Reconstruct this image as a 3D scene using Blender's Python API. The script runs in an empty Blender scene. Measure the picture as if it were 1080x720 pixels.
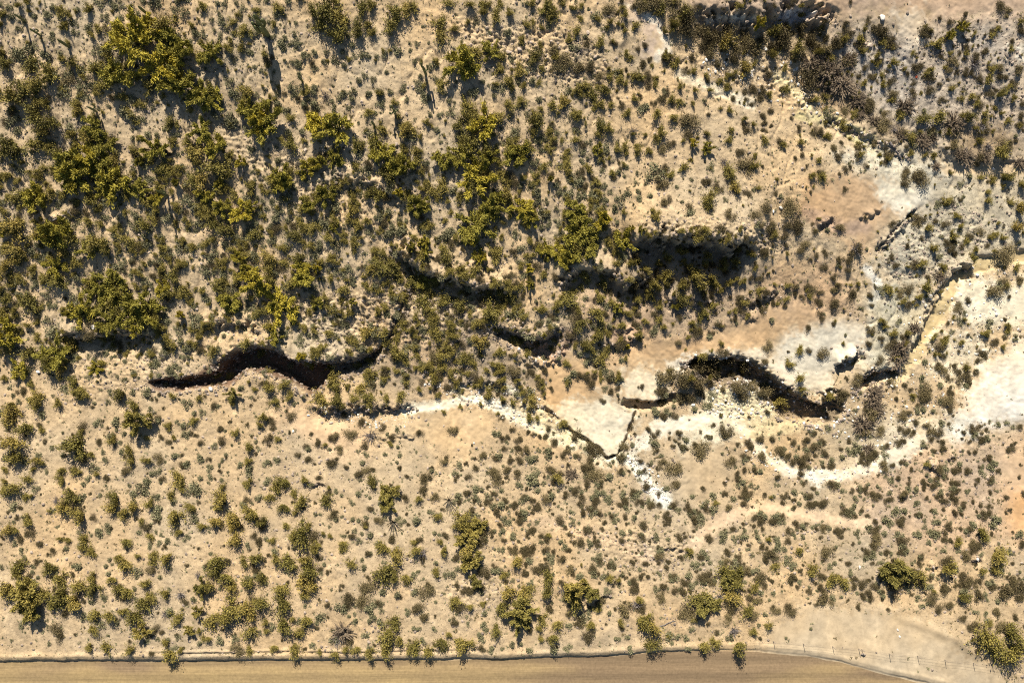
import bpy, math, random
import numpy as np
from math import radians, pi

# ------------------------------------------------------------------ camera, sky, sun, exposure
S = 0.12            # metres of ground covered by one survey pixel at height 0
HC = 86.4           # camera height above height 0
SUN_EL = 34.0       # degrees
SUN_AZ = -9.0       # degrees clockwise from +Y
scene = bpy.context.scene
COL = scene.collection
cam_d = bpy.data.cameras.new("camera"); cam_d.sensor_width = 36; cam_d.lens = 24
cam_d.clip_start = 1; cam_d.clip_end = 20000
cam = bpy.data.objects.new("camera", cam_d); COL.objects.link(cam)
cam.location = (0, 0, HC); cam.rotation_euler = (0, 0, 0)
scene.camera = cam
world = bpy.data.worlds.new("World"); scene.world = world; world.use_nodes = True
wn = world.node_tree.nodes; wl = world.node_tree.links
sky = wn.new("ShaderNodeTexSky"); sky.sky_type = 'NISHITA'; sky.sun_disc = False
sky.sun_elevation = radians(SUN_EL); sky.sun_rotation = radians(SUN_AZ); sky.altitude = 600
sky.air_density = 1.0; sky.dust_density = 0.6
wl.new(sky.outputs[0], wn["Background"].inputs[0]); wn["Background"].inputs[1].default_value = 0.05
sun_d = bpy.data.lights.new("sun", 'SUN'); sun_d.energy = 5.0; sun_d.angle = radians(0.5); sun_d.color = (1.0, 0.94, 0.85)
sun = bpy.data.objects.new("sun", sun_d); COL.objects.link(sun)
sun.location = (0, 0, 200)
sun.rotation_euler = (radians(90 - SUN_EL), 0, radians(180 - SUN_AZ))
sun.rotation_euler = (radians(-(90 - SUN_EL)), 0, radians(-SUN_AZ))
vs = scene.view_settings
vs.view_transform = 'Standard'; vs.look = 'None'; vs.gamma = 1; vs.use_curve_mapping = False
vs.exposure = 0.88
scene.cycles.max_bounces = 3; scene.cycles.diffuse_bounces = 1; scene.cycles.glossy_bounces = 1
scene.cycles.use_denoising = False; scene.cycles.filter_width = 1.1; scene.render.filter_size = 1.1
rng = np.random.default_rng(7); random.seed(7)
# Plants read off the site survey, tile by tile: kind letter, x, y, radius in fifths of a survey pixel, tile origin first.
PLANTS = {
(0,0): """P 680 200 75 P 760 150 40 O 855 120 50 P 885 210 50 P 970 270 40 O 770 280 35 P 850 350 55 P 930 440 60 P 620 380 60 O 570 400 40 O 600 430 30 O 780 460 40 O 900 640 40 G 650 590 50 P 490 660 35 O 400 590 35 D 340 410 38 G 110 260 50 G 70 280 30 O 165 330 40 O 240 380 50 O 190 460 45 O 40 510 60 O 120 480 45 O 235 550 30 O 180 600 45 O 260 640 50 O 215 690 40 G 70 620 35 O 370 320 35 G 510 265 28 G 570 255 32 O 500 350 35 G 545 295 20 G 565 345 22 G 460 440 32 O 535 460 30 G 410 425 18 G 320 290 20 G 315 505 16 D 565 145 28 O 310 50 30 O 340 135 25 G 375 125 20 G 260 40 20 G 255 70 18 O 465 50 28 G 410 50 22 G 480 155 25 G 550 90 22 G 600 30 22 G 630 20 20 G 520 15 22 O 130 10 25 G 50 100 25 G 95 145 22 G 130 100 20 G 180 90 20 G 40 45 20 O 10 70 25 G 685 20 20 G 720 85 25 G 815 20 25 G 750 10 18 G 970 65 25 O 1060 15 25 G 920 50 20 O 1005 130 22 G 1015 185 25 G 1065 175 20 O 1050 300 35 P 1060 510 40 G 925 90 18 P 1050 690 35 G 1000 220 18 G 625 95 18 G 225 285 25 G 250 310 25 G 270 205 18 G 180 245 18 O 370 700 30 O 20 330 40 O 10 280 30""",
(216,0): """P 30 280 45 O 10 300 30 P 15 520 40 O 30 490 35 G 40 600 30 O 565 60 35 O 640 40 60 O 690 90 50 O 600 135 35 O 690 180 45 O 735 100 25 O 820 45 35 O 875 30 30 O 810 165 40 O 890 175 30 G 760 185 20 O 1000 60 45 O 980 135 40 O 1070 40 35 G 800 115 16 G 775 242 22 G 730 275 20 G 785 297 15 G 835 300 24 G 870 305 14 G 945 280 22 G 1005 265 24 G 905 295 14 G 530 285 28 G 575 275 20 G 640 270 16 G 620 330 20 G 680 330 22 G 720 340 20 G 580 355 16 G 490 335 20 G 460 320 14 G 410 190 20 G 410 250 22 G 450 240 18 G 470 230 16 G 355 190 18 O 365 125 20 G 480 180 12 G 95 105 22 O 145 120 25 G 120 150 22 O 210 155 30 G 230 180 22 G 145 185 14 G 80 195 18 G 50 155 16 G 35 97 16 G 65 70 15 G 200 45 20 G 250 90 12 G 60 20 20 G 160 20 16 G 280 175 20 G 330 115 14 G 380 80 16 G 410 80 14 G 370 40 12 O 110 250 28 G 210 270 20 G 245 275 18 G 155 310 18 G 250 350 14 G 300 370 14 O 220 490 35 G 270 500 16 G 170 510 16 G 320 475 14 G 380 500 22 P 220 570 35 O 290 570 20 P 310 630 60 P 280 650 40 G 150 620 35 G 120 650 30 G 80 560 20 G 425 580 28 G 435 680 28 G 510 680 22 P 590 640 50 P 690 670 50 B 630 500 40 O 535 490 28 G 500 460 20 G 540 530 25 G 470 490 18 G 575 455 16 G 575 565 25 G 715 520 22 G 730 475 20 G 670 455 14 G 680 580 18 G 755 570 14 G 780 515 20 O 865 585 25 G 905 590 16 G 915 490 22 G 975 490 16 G 1040 465 20 G 885 420 18 G 800 425 22 G 840 400 18 G 955 375 18 G 815 650 14 O 940 680 30 O 1060 680 40 G 860 690 25 G 1020 545 14 G 1065 525 14""",
(432,0): """O 20 30 28 O 150 120 32 O 155 175 35 O 230 145 24 G 70 140 12 O 200 20 25 O 320 20 25 O 400 20 30 O 390 70 25 O 450 80 30 O 470 15 20 O 315 115 18 G 350 110 20 O 525 60 24 O 640 15 22 O 720 40 40 O 760 60 30 O 740 90 28 O 805 20 20 G 530 155 24 O 615 130 28 O 600 200 25 O 270 260 25 P 280 320 50 P 300 340 40 O 340 260 35 P 430 270 32 G 290 380 30 O 660 300 35 O 580 365 35 O 470 370 28 O 530 440 32 G 450 460 22 G 450 495 18 G 385 435 18 G 355 490 22 G 280 510 18 G 315 500 14 O 170 440 30 G 140 415 18 G 180 500 20 G 215 535 16 G 245 430 14 G 55 390 16 G 80 510 28 G 40 230 12 G 100 225 10 G 275 220 12 G 215 590 22 G 160 600 18 G 100 600 16 G 395 565 20 G 140 690 20 O 300 560 35 O 515 550 32 O 590 530 22 O 310 620 45 O 260 650 40 O 350 600 30 P 400 660 45 O 460 620 40 O 340 680 35 G 565 690 20 O 670 640 50 O 660 600 25 O 745 700 22 O 760 540 30 O 810 540 35 G 840 470 25 G 670 520 22 O 930 460 30 O 965 510 35 O 1000 550 25 O 875 610 28 G 885 690 16 O 1000 660 35 O 1050 670 30 O 1040 470 35 O 1060 550 20 D 760 250 32 D 790 350 45 D 820 330 40 B 900 265 40 D 900 350 40 D 950 340 32 D 945 230 28 O 1010 230 25 D 1005 390 25 O 885 165 28 O 840 200 20 O 900 90 18 O 990 100 22 D 1055 50 30 O 915 25 18 O 1045 140 18 O 1070 215 15 O 1060 400 25 G 525 625 14 G 35 430 14 O 700 150 16""",
(648,0): """D 170 15 45 D 230 10 35 D 390 90 45 O 380 70 40 D 370 140 40 D 440 40 20 D 520 60 30 D 310 20 40 O 55 75 24 O 105 135 24 O 60 160 18 D 10 230 18 O 90 300 20 O 265 165 22 D 510 210 45 D 480 240 35 D 600 190 55 D 690 200 30 P 760 130 28 O 850 160 40 D 910 200 45 D 990 140 28 D 1040 190 30 D 980 280 35 W 1050 330 50 O 835 290 30 D 500 270 30 O 335 330 30 O 420 375 20 O 480 395 22 D 545 330 20 O 695 365 45 O 740 340 18 D 820 390 28 O 610 395 22 O 605 450 25 D 745 475 18 D 630 525 18 O 820 500 22 D 885 470 20 O 900 355 20 O 135 410 35 O 110 400 30 O 55 440 22 O 210 450 22 O 350 460 22 O 425 470 20 G 260 475 18 G 160 560 30 G 130 580 20 O 75 590 25 O 225 590 30 O 105 515 22 O 300 525 20 O 420 545 18 G 475 530 16 D 395 630 45 O 310 610 28 B 100 685 35 O 240 690 30 D 385 705 20 O 490 700 22 D 500 600 14 O 690 620 20 D 690 655 20 O 735 660 20 D 785 610 18 D 795 645 18 D 830 580 18 D 725 545 16 O 620 690 18 D 975 675 16 D 1055 695 20 D 830 660 14 D 1040 525 20 D 935 625 12 D 790 690 14 G 370 550 14""",
(864,0): """D 160 170 25 D 100 230 38 D 40 190 25 O 220 190 25 D 215 230 32 D 340 170 45 D 300 150 35 D 390 210 25 W 160 310 45 D 165 310 40 W 60 370 70 W 130 440 60 W 60 440 50 W 210 530 50 D 270 560 35 O 310 285 25 D 400 235 20 D 300 410 22 O 245 435 22 O 335 440 25 D 390 430 20 D 395 490 28 D 525 345 28 D 500 435 18 D 495 490 22 D 600 360 12 D 605 410 12 D 640 290 18 O 495 275 14 D 720 315 28 D 685 360 25 D 775 385 20 D 805 385 18 D 885 265 22 B 830 330 40 P 765 140 22 P 700 185 20 D 570 165 32 O 620 230 30 D 640 90 15 O 455 360 16 D 960 30 25 D 1000 60 25 D 955 350 22 D 1060 360 32 O 965 500 35 O 1010 455 18 O 1030 520 22 O 880 595 22 O 835 545 20 O 760 520 20 O 700 470 22 W 460 560 45 O 550 620 35 O 640 605 40 W 720 650 50 O 800 610 35 D 350 590 22 D 365 640 25 D 450 690 30 D 600 690 25 O 1000 635 25 O 930 570 14 D 1060 650 20 D 1075 545 15 O 855 700 20 D 60 660 20 D 180 665 24 O 140 680 20 D 10 20 18 O 870 640 18 D 920 170 14""",
(0,144): """O 50 30 60 O 20 80 40 O 250 50 30 O 170 30 40 O 300 115 40 O 195 185 25 O 460 20 40 P 520 30 40 P 390 130 50 P 380 200 55 P 460 120 45 P 530 140 45 O 600 110 35 P 590 240 50 P 560 280 40 O 640 240 40 P 380 250 35 O 110 310 40 P 170 320 45 O 270 280 35 O 280 170 25 O 470 330 35 O 460 440 30 P 800 60 40 P 730 130 20 O 1010 80 45 O 980 30 30 O 860 180 40 P 730 280 35 O 830 260 30 P 830 330 25 O 765 345 28 P 925 240 14 G 965 320 28 O 1050 220 40 O 1010 230 40 P 1060 290 25 O 1055 360 28 O 930 390 18 G 960 385 18 G 1040 445 35 G 880 420 25 O 760 485 42 O 815 440 28 G 720 415 25 O 660 530 30 G 700 580 22 O 700 590 20 O 500 560 50 P 470 590 30 O 560 600 35 P 280 500 55 O 200 510 40 O 290 560 40 P 270 530 40 O 320 620 40 P 290 690 40 O 70 480 50 O 90 600 45 P 20 490 30 O 370 530 40 G 170 590 30 O 80 660 35 O 20 590 28 O 20 680 35 G 400 600 18 O 160 700 25 O 390 670 30 G 620 600 22 G 690 650 18 G 650 645 14 G 600 690 25 G 640 700 20 O 840 700 28 G 790 660 24 G 780 560 24 G 850 540 20 G 885 610 28 G 850 600 20 G 960 580 30 O 950 670 25 G 980 490 18 G 930 530 16 G 1055 575 16 O 920 700 22 O 530 460 22 O 600 500 25 O 30 210 25 O 10 390 20 G 270 40 20 O 1030 130 30 O 905 30 25 G 700 10 20""",
(216,144): """P 60 50 40 O 120 100 35 G 240 65 26 O 450 30 35 P 190 140 22 O 60 160 50 O 120 190 25 G 255 150 14 O 240 270 35 P 400 215 40 O 350 240 35 P 420 240 35 O 440 180 30 P 550 165 35 O 500 190 30 P 610 130 25 P 685 110 32 P 630 300 35 O 700 275 30 P 540 365 30 O 560 400 20 O 80 270 25 P 70 250 20 P 20 320 25 P 85 370 28 O 115 270 22 O 160 300 25 P 195 410 35 P 235 370 25 O 245 510 35 O 100 480 40 O 40 470 40 O 20 410 35 G 95 560 28 G 160 530 20 G 275 330 18 G 340 335 18 G 400 320 25 G 460 285 25 G 450 395 26 G 390 390 22 G 300 415 20 G 345 465 16 O 480 515 35 G 450 530 22 O 510 460 28 G 580 470 25 G 625 470 30 G 595 570 30 G 690 570 32 O 690 435 28 P 680 480 20 G 685 370 35 O 770 395 35 O 810 465 30 O 860 440 25 G 785 515 25 G 880 510 22 O 900 605 22 G 850 170 40 O 800 50 35 O 880 30 40 P 940 90 40 P 1040 150 55 P 1000 170 40 O 960 200 35 O 920 310 40 O 860 310 35 P 1020 295 20 G 925 395 22 G 975 395 30 O 1060 310 25 G 1000 490 40 G 1030 520 40 G 960 530 30 G 370 560 20 G 310 580 14 O 345 640 40 O 150 600 25 G 260 630 32 O 210 560 20 G 210 660 20 P 215 700 25 P 170 640 25 O 500 640 35 O 410 660 25 G 425 600 18 G 560 660 22 P 590 690 16 P 520 705 30 O 680 640 22 G 620 680 20 O 990 680 45 O 930 670 40 O 880 690 35 G 30 640 28 G 120 700 14 O 40 540 20 G 545 230 20 G 200 590 14 O 330 700 30 G 840 610 12""",
(432,144): """O 290 60 55 O 330 30 40 P 280 90 35 O 250 110 35 O 400 90 50 P 410 110 35 P 560 90 50 O 620 50 35 O 530 50 35 O 470 140 25 P 175 130 40 O 180 160 25 O 45 80 28 G 85 130 18 O 35 120 30 G 85 240 22 O 110 285 28 O 180 275 35 P 40 350 40 P 70 385 30 P 360 220 50 O 330 240 40 O 400 240 28 G 500 235 25 P 440 350 50 P 410 400 45 O 520 310 40 P 350 470 50 P 330 550 25 O 530 410 18 P 610 380 35 G 625 250 28 G 590 265 22 P 640 440 26 G 655 355 20 G 705 405 35 G 720 340 20 G 735 465 24 G 690 490 22 G 680 290 25 G 690 330 20 O 710 150 22 G 750 140 24 G 700 70 22 G 770 250 22 P 745 225 10 G 790 285 20 O 820 150 30 O 830 180 25 G 945 35 18 P 990 65 22 G 1040 70 25 G 915 80 18 G 945 110 12 O 1010 110 16 G 995 235 16 G 1030 255 14 O 960 335 22 G 1000 325 16 G 855 295 16 G 890 300 14 G 920 290 14 P 885 390 38 G 860 340 16 G 850 430 22 P 1025 445 40 O 1030 490 22 P 890 510 45 P 920 560 50 O 880 580 35 P 800 620 30 P 840 650 35 P 720 600 30 O 690 590 25 O 640 540 22 G 790 460 18 G 800 510 18 O 780 550 22 O 950 550 28 O 840 580 20 O 455 625 35 O 480 525 18 P 360 630 22 P 385 640 18 O 270 700 30 P 75 555 22 P 80 610 22 G 180 545 35 G 150 540 24 O 170 590 30 O 190 650 35 G 575 665 16 G 630 650 20 P 630 700 18 G 270 550 20 G 585 540 10 G 1045 340 12 G 1060 290 12 G 970 440 20 G 950 480 18 G 1030 590 16 O 350 700 28 O 220 400 14 O 755 10 20 O 560 10 20 P 10 580 18""",
(648,144): """O 15 60 25 O 120 75 32 D 255 55 25 D 300 30 20 O 230 5 25 O 360 20 14 P 415 35 18 P 495 60 24 O 405 120 20 O 360 160 28 G 70 150 14 G 120 190 14 D 705 155 42 O 600 180 35 B 580 130 30 O 620 200 30 O 645 270 35 D 480 240 28 D 550 265 32 O 500 335 45 O 500 370 30 D 400 385 24 D 615 410 30 D 705 300 18 G 735 275 14 G 585 335 14 G 335 260 16 G 360 340 16 G 210 195 40 D 245 240 40 G 250 180 20 D 265 350 25 D 285 335 20 G 185 320 20 O 225 415 35 O 200 390 22 G 15 370 20 G 70 305 20 G 115 250 14 G 165 255 12 G 130 340 14 P 40 545 45 P 95 485 14 P 140 490 18 D 800 365 30 D 745 410 28 D 830 470 30 D 825 510 30 D 775 470 22 D 940 380 40 D 915 470 25 D 965 460 32 D 965 490 28 D 1060 500 20 G 885 310 18 O 860 230 16 D 785 155 10 O 750 95 16 D 905 570 14 D 1010 570 25 D 985 600 28 O 480 480 28 O 420 520 30 D 470 500 25 O 555 550 28 O 350 610 28 O 575 650 25 O 655 590 22 O 715 620 22 G 270 630 16 G 130 600 18 G 165 600 12 O 90 660 20 O 370 660 18 G 30 650 28 D 1035 290 12 D 960 115 12 D 995 100 18 O 900 40 22 O 990 30 20 O 600 20 22 D 910 370 25 D 1035 650 14 O 435 705 20""",
(864,144): """D 80 60 24 D 15 200 20 D 300 30 25 D 215 50 25 D 210 105 20 D 360 95 30 D 345 130 20 D 170 160 14 D 140 170 16 D 105 195 12 D 255 155 16 D 140 280 16 D 465 210 35 D 540 220 50 D 115 480 32 D 250 425 14 B 205 590 50 D 205 600 40 D 30 610 22 D 30 690 22 D 155 705 20 D 105 645 18 D 520 445 32 O 570 480 30 D 670 460 25 O 690 190 16 O 1000 220 35 O 920 230 25 O 885 335 28 O 1070 250 30 O 1060 380 40 O 1010 350 20 O 1050 490 40 D 850 500 22 D 745 330 14 D 700 350 20 D 660 355 12 D 640 355 12 O 610 600 30 D 470 580 22 D 690 560 20 D 750 580 20 O 820 640 35 D 985 610 45 O 660 695 25 D 515 690 16 W 750 100 35 D 725 50 32 B 900 50 45 D 990 50 35 W 780 100 45 O 850 20 25 W 880 110 35 D 830 140 22 W 620 155 25 O 490 10 30 W 560 30 40 D 720 620 20 O 780 540 20 D 540 540 18 D 620 440 18 O 940 520 14 O 970 530 20 D 890 580 14 O 1040 690 18 D 1045 20 16 D 380 640 18 D 410 680 20""",
(0,288): """O 30 140 35 O 145 140 45 D 190 200 25 G 90 50 30 G 190 60 22 O 60 20 25 P 10 240 25 P 20 330 45 O 40 380 35 P 600 40 45 O 460 60 35 P 490 100 45 P 570 120 40 P 700 170 55 O 560 180 50 O 610 220 40 P 570 250 45 P 760 220 50 O 800 270 45 P 710 300 25 O 640 70 35 P 420 200 40 D 460 250 35 D 450 320 35 O 370 380 40 O 130 420 40 G 280 320 35 G 240 390 30 P 290 440 45 O 330 450 35 O 240 480 45 P 110 510 30 O 320 500 35 G 380 145 25 O 330 185 20 P 355 215 14 G 240 110 20 P 510 500 25 O 390 580 38 O 440 630 30 O 390 620 35 P 420 640 20 O 180 660 40 O 200 690 35 O 160 580 20 O 300 690 30 O 60 700 35 G 60 635 18 G 45 605 12 O 640 640 40 O 710 700 35 G 580 625 16 G 490 690 16 G 565 680 14 O 900 650 22 O 1045 655 25 G 980 690 22 O 870 110 35 P 860 80 25 O 960 80 30 O 910 20 35 D 845 20 25 O 985 105 20 G 1065 75 22 G 740 85 14 P 950 220 18 G 1030 250 32 G 1060 300 20 G 870 255 22 O 870 350 35 O 910 390 28 G 980 390 24 G 860 400 18 G 950 440 14 G 590 445 14 G 610 485 14 G 655 460 14 G 580 520 10 G 890 510 28 G 830 490 22 G 930 490 22 G 460 545 14 O 510 570 10 G 615 545 12 G 780 420 25 O 310 50 40 O 260 20 30 O 800 430 20""",
(216,288): """O 170 25 25 P 270 40 45 O 340 20 30 P 510 20 45 O 460 50 30 O 665 30 30 O 720 80 30 G 770 50 14 P 130 150 38 O 60 80 35 P 400 185 50 P 370 170 30 P 600 155 25 P 370 340 22 P 350 285 12 G 250 190 25 O 290 200 35 G 200 290 20 G 135 340 18 O 225 370 30 O 45 415 32 G 140 75 22 O 640 310 28 O 860 310 38 G 770 340 25 G 740 260 35 G 670 260 22 O 680 210 28 P 780 150 18 O 850 70 24 G 890 70 30 O 985 110 35 O 1050 130 30 G 1030 250 25 O 1000 420 40 O 570 420 25 P 505 435 16 O 620 390 22 O 530 290 20 G 440 70 25 P 570 485 14 P 660 495 14 O 820 490 24 O 870 530 28 O 665 560 45 O 600 640 35 O 620 670 45 O 700 680 45 O 680 600 35 O 820 600 35 O 860 650 35 G 940 590 20 O 1030 640 30 O 960 660 25 G 880 590 18 O 1060 580 20 P 145 640 30 O 330 605 32 O 415 585 30 O 450 655 28 O 375 680 25 O 145 690 20 G 510 650 18 G 310 540 14 O 235 570 14 O 120 545 18 O 265 615 16 O 780 660 25 O 870 690 30 O 750 600 22 G 470 690 16 G 180 380 16 G 20 380 16""",
(432,288): """O 20 30 35 P 60 40 35 O 280 10 30 D 370 30 25 O 450 60 28 O 515 60 25 P 635 65 18 O 920 20 40 O 1030 60 35 O 820 140 40 O 850 100 30 O 75 150 40 O 180 160 40 O 270 160 35 O 110 200 30 D 400 110 30 O 480 110 35 O 420 190 45 O 370 270 30 O 460 300 22 D 380 150 35 P 710 330 10 P 550 340 12 G 700 265 14 G 530 220 35 G 600 220 24 G 570 150 20 O 1000 120 30 O 900 260 40 D 870 230 35 O 1000 210 40 O 1000 330 35 O 930 390 35 O 1010 450 30 D 980 540 20 O 140 310 30 O 240 340 30 O 360 360 38 O 215 270 22 D 125 450 35 O 165 430 35 O 280 450 38 O 340 480 22 O 410 510 22 D 550 520 35 O 480 400 25 D 685 570 30 D 640 520 18 O 640 660 35 O 590 630 24 O 380 570 20 O 490 560 25 G 145 570 14 O 50 620 20 O 150 640 20 O 300 530 20 O 500 600 22 D 1020 675 18 O 870 380 20 O 40 390 22 O 30 330 20 O 420 630 30 O 350 590 20 O 540 680 25 O 490 660 20 O 1050 390 22 O 60 480 15""",
(648,288): """O 110 140 35 O 180 110 30 D 100 60 30 O 240 80 25 O 240 180 28 O 350 135 40 P 325 180 20 P 20 180 20 O 430 20 50 O 520 25 30 O 560 100 20 O 490 220 35 O 520 170 20 D 965 70 22 D 955 105 18 D 990 130 18 D 1045 90 26 D 1070 150 20 O 905 135 16 D 905 170 14 D 770 130 18 D 785 185 25 D 710 215 16 O 860 165 14 O 640 200 20 P 60 380 16 D 130 320 20 O 270 290 22 G 210 310 20 D 345 365 22 D 575 410 28 O 570 370 18 O 460 430 28 O 510 410 14 D 810 385 30 D 790 470 22 D 275 540 45 D 380 560 40 D 450 500 45 D 540 490 45 D 600 470 40 D 690 480 40 W 820 605 30 D 800 640 35 O 880 680 35 D 360 660 45 D 460 590 35 D 250 690 35 D 140 600 14 G 215 625 10 O 120 670 14 O 920 475 28 O 985 560 30 O 1000 610 25 D 1030 405 16 D 1030 290 18 D 700 630 45 D 730 600 35 W 1050 690 30 D 570 610 22 D 930 620 20 D 660 600 30""",
(864,288): """D 80 90 24 D 105 65 20 D 85 150 28 D 190 115 40 D 75 265 16 G 135 325 12 O 375 75 32 D 440 105 22 D 475 80 24 O 570 70 38 D 935 95 45 D 985 55 30 D 1065 35 32 D 790 145 18 D 740 185 26 O 770 240 16 D 685 265 14 G 700 305 12 W 510 290 40 D 270 300 25 D 270 375 18 D 390 385 35 W 440 400 55 W 420 450 50 D 325 460 20 D 30 430 35 O 145 440 12 D 645 390 28 D 660 435 18 D 855 420 20 D 650 505 35 D 735 510 18 O 785 500 30 D 770 555 35 D 830 525 18 G 550 555 18 D 560 620 35 D 550 660 30 D 675 685 35 O 500 650 18 D 270 550 40 D 200 560 35 O 50 655 28 D 130 640 40 W 290 680 50 D 390 510 35 D 690 555 16 D 980 340 16 G 1035 340 18 D 460 590 16 D 400 600 14 W 640 20 30 D 280 170 14 D 10 160 16 D 410 660 18 D 80 20 18 G 890 330 10 D 1005 125 14 D 20 240 18 W 300 640 40""",
(0,432): """O 50 20 55 O 20 60 35 O 130 90 45 O 60 170 55 O 215 110 22 O 80 260 40 O 180 260 35 O 215 280 22 O 175 310 18 O 135 370 30 O 60 410 45 O 30 440 35 O 130 455 22 O 165 455 12 G 75 515 28 O 30 640 35 O 75 630 25 O 140 580 30 P 720 50 55 O 390 200 65 D 420 240 40 O 425 110 20 O 400 325 28 G 505 75 22 G 605 55 28 O 585 165 30 D 515 165 20 O 480 240 24 G 545 268 18 G 540 225 14 O 510 345 22 G 490 305 25 G 470 365 18 G 425 388 18 G 530 450 14 O 310 320 24 O 325 370 26 G 245 330 14 O 370 460 45 O 320 520 45 D 395 530 30 O 420 560 45 G 430 460 24 B 290 480 25 O 605 470 40 O 580 520 35 O 640 540 40 O 690 530 35 O 740 585 18 G 565 620 22 O 680 220 32 O 690 270 30 D 660 325 24 O 770 270 28 D 830 260 26 G 655 135 20 O 775 145 18 D 825 40 18 O 885 90 25 O 910 145 18 G 935 65 14 O 1025 55 28 G 990 80 14 G 910 250 22 G 845 325 18 G 800 340 22 G 755 410 32 G 820 450 25 O 780 500 28 G 820 530 35 D 825 590 20 O 785 665 28 G 845 390 14 O 935 370 38 O 950 420 28 O 890 460 28 G 1035 425 40 G 990 430 24 O 920 560 45 O 1010 515 30 G 1020 575 25 O 940 640 22 O 1065 620 28 O 655 690 38 G 875 690 24 G 830 700 18 O 430 695 35 O 355 680 20 D 210 705 22 G 72 705 15 O 310 675 16 G 700 480 14 G 420 645 14 O 20 310 20 O 20 380 16 G 1050 365 18 D 1030 135 12 G 1050 245 14 O 260 535 12""",
(216,432): """D 450 30 28 O 155 125 24 D 335 150 28 D 90 165 22 O 300 40 30 O 290 80 20 G 110 115 14 G 50 190 14 G 135 185 12 O 385 155 18 O 225 210 35 O 230 270 30 G 225 315 35 O 225 385 32 D 18 262 16 G 90 270 16 G 115 230 16 G 75 295 14 G 120 328 10 G 95 365 16 G 25 310 20 G 30 360 18 G 15 385 12 D 490 240 18 D 545 255 22 G 375 265 18 G 325 275 20 B 870 140 48 D 685 145 25 D 760 135 32 D 710 210 24 D 660 290 35 O 635 180 16 G 655 215 18 G 810 220 14 D 855 330 25 D 740 305 18 D 1025 305 18 D 1065 350 16 O 875 390 35 O 980 175 18 G 950 235 18 G 1020 105 16 G 960 130 16 P 965 425 42 P 965 505 35 D 1055 465 20 O 420 380 35 O 520 365 30 D 600 360 18 G 325 385 22 O 370 420 32 O 330 460 30 G 290 470 22 O 510 490 38 O 420 510 35 O 465 450 25 O 630 475 40 G 795 440 24 O 480 545 16 G 580 550 16 G 605 555 10 G 680 550 12 G 695 580 20 G 725 560 12 G 770 585 16 G 855 565 14 O 845 610 16 G 820 655 14 G 875 670 22 G 810 693 14 O 660 670 16 G 735 660 16 D 915 590 24 G 950 575 12 G 1015 570 18 O 425 600 25 O 90 480 50 O 70 500 35 O 40 580 40 O 90 410 22 O 160 580 48 O 150 610 40 O 250 550 42 O 300 600 38 O 150 690 40 O 350 690 22 D 280 695 30 O 500 660 60 O 460 680 35 O 540 620 25 D 580 670 28 O 720 700 28 O 590 710 25 O 620 650 14 D 1070 605 12 G 865 470 12 O 655 410 14 G 690 430 14""",
(432,432): """D 230 110 26 D 180 280 25 D 72 355 30 D 72 415 24 O 50 470 24 D 135 465 28 D 262 485 18 D 50 115 22 D 485 50 14 D 540 105 18 D 570 155 20 D 515 150 16 D 650 130 14 D 683 138 13 D 720 140 18 D 760 165 25 D 610 220 30 D 575 205 18 G 745 235 28 G 680 220 14 D 390 240 28 G 470 245 25 D 300 285 18 G 240 335 18 D 310 358 18 D 237 372 14 D 445 320 30 D 450 370 30 D 515 310 28 D 570 340 25 G 645 375 35 G 635 270 22 D 580 270 20 D 745 315 26 O 785 355 32 W 855 340 30 D 960 310 38 D 985 360 40 D 935 390 25 D 890 130 40 D 945 170 25 D 965 215 35 O 810 65 25 D 830 210 25 D 815 245 22 D 885 250 22 D 715 475 30 G 610 465 24 D 505 480 16 D 618 420 12 G 850 415 16 D 820 450 18 G 670 425 18 D 1000 550 22 D 650 640 18 G 540 650 18 G 605 575 18 G 550 580 12 G 570 400 20 G 370 425 16 G 410 460 18 G 350 470 22 O 140 555 25 G 100 530 18 O 270 575 45 O 260 610 30 D 320 540 24 P 350 610 35 P 310 680 45 D 405 650 35 G 30 605 26 G 130 660 16 G 155 655 12 G 495 575 20 D 460 545 20 G 440 510 22 O 730 660 20 D 500 695 18 D 545 510 18 G 850 540 16 G 940 630 18 G 900 600 14 G 785 420 14 D 905 470 20 G 900 430 18 D 1035 370 10 G 970 465 14 O 30 700 22 O 165 705 22 D 740 430 16 G 485 640 18 G 710 390 14 O 630 40 28 O 670 40 20""",
(648,432): """D 90 100 30 D 60 190 28 D 40 255 30 D 180 105 14 G 210 185 24 D 255 280 25 D 315 300 48 D 345 130 25 D 310 188 12 D 455 205 38 D 590 110 28 D 590 140 20 D 512 145 10 O 565 28 12 D 710 175 20 D 775 240 35 D 680 245 14 D 610 270 28 D 690 320 18 D 740 315 16 D 580 390 14 D 605 515 26 D 690 460 25 O 540 490 18 D 830 155 22 D 885 210 28 D 945 175 18 D 1010 250 30 D 1000 290 28 D 945 270 20 D 985 345 22 D 1000 385 14 D 1060 190 30 D 1020 160 18 D 330 405 24 D 465 418 14 D 35 330 20 D 30 500 20 D 190 500 24 D 235 505 18 D 135 490 20 G 65 475 20 D 310 500 20 G 340 520 18 D 385 515 20 D 490 520 22 G 480 490 18 D 420 575 24 D 265 600 14 G 230 670 22 D 345 680 22 G 145 660 14 G 90 640 18 D 375 670 12 D 500 680 20 G 570 690 20 G 640 680 20 D 780 590 25 G 840 580 22 G 885 590 18 D 785 630 14 G 660 615 10 D 900 455 18 O 830 465 14 D 790 450 14 D 945 475 12 D 1065 495 18 G 950 660 16 D 915 690 16 G 1050 615 14 G 1000 620 18 O 820 690 18 G 690 405 12 G 420 450 16 D 310 385 8 D 25 410 10 D 235 120 14 G 995 670 14""",
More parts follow.
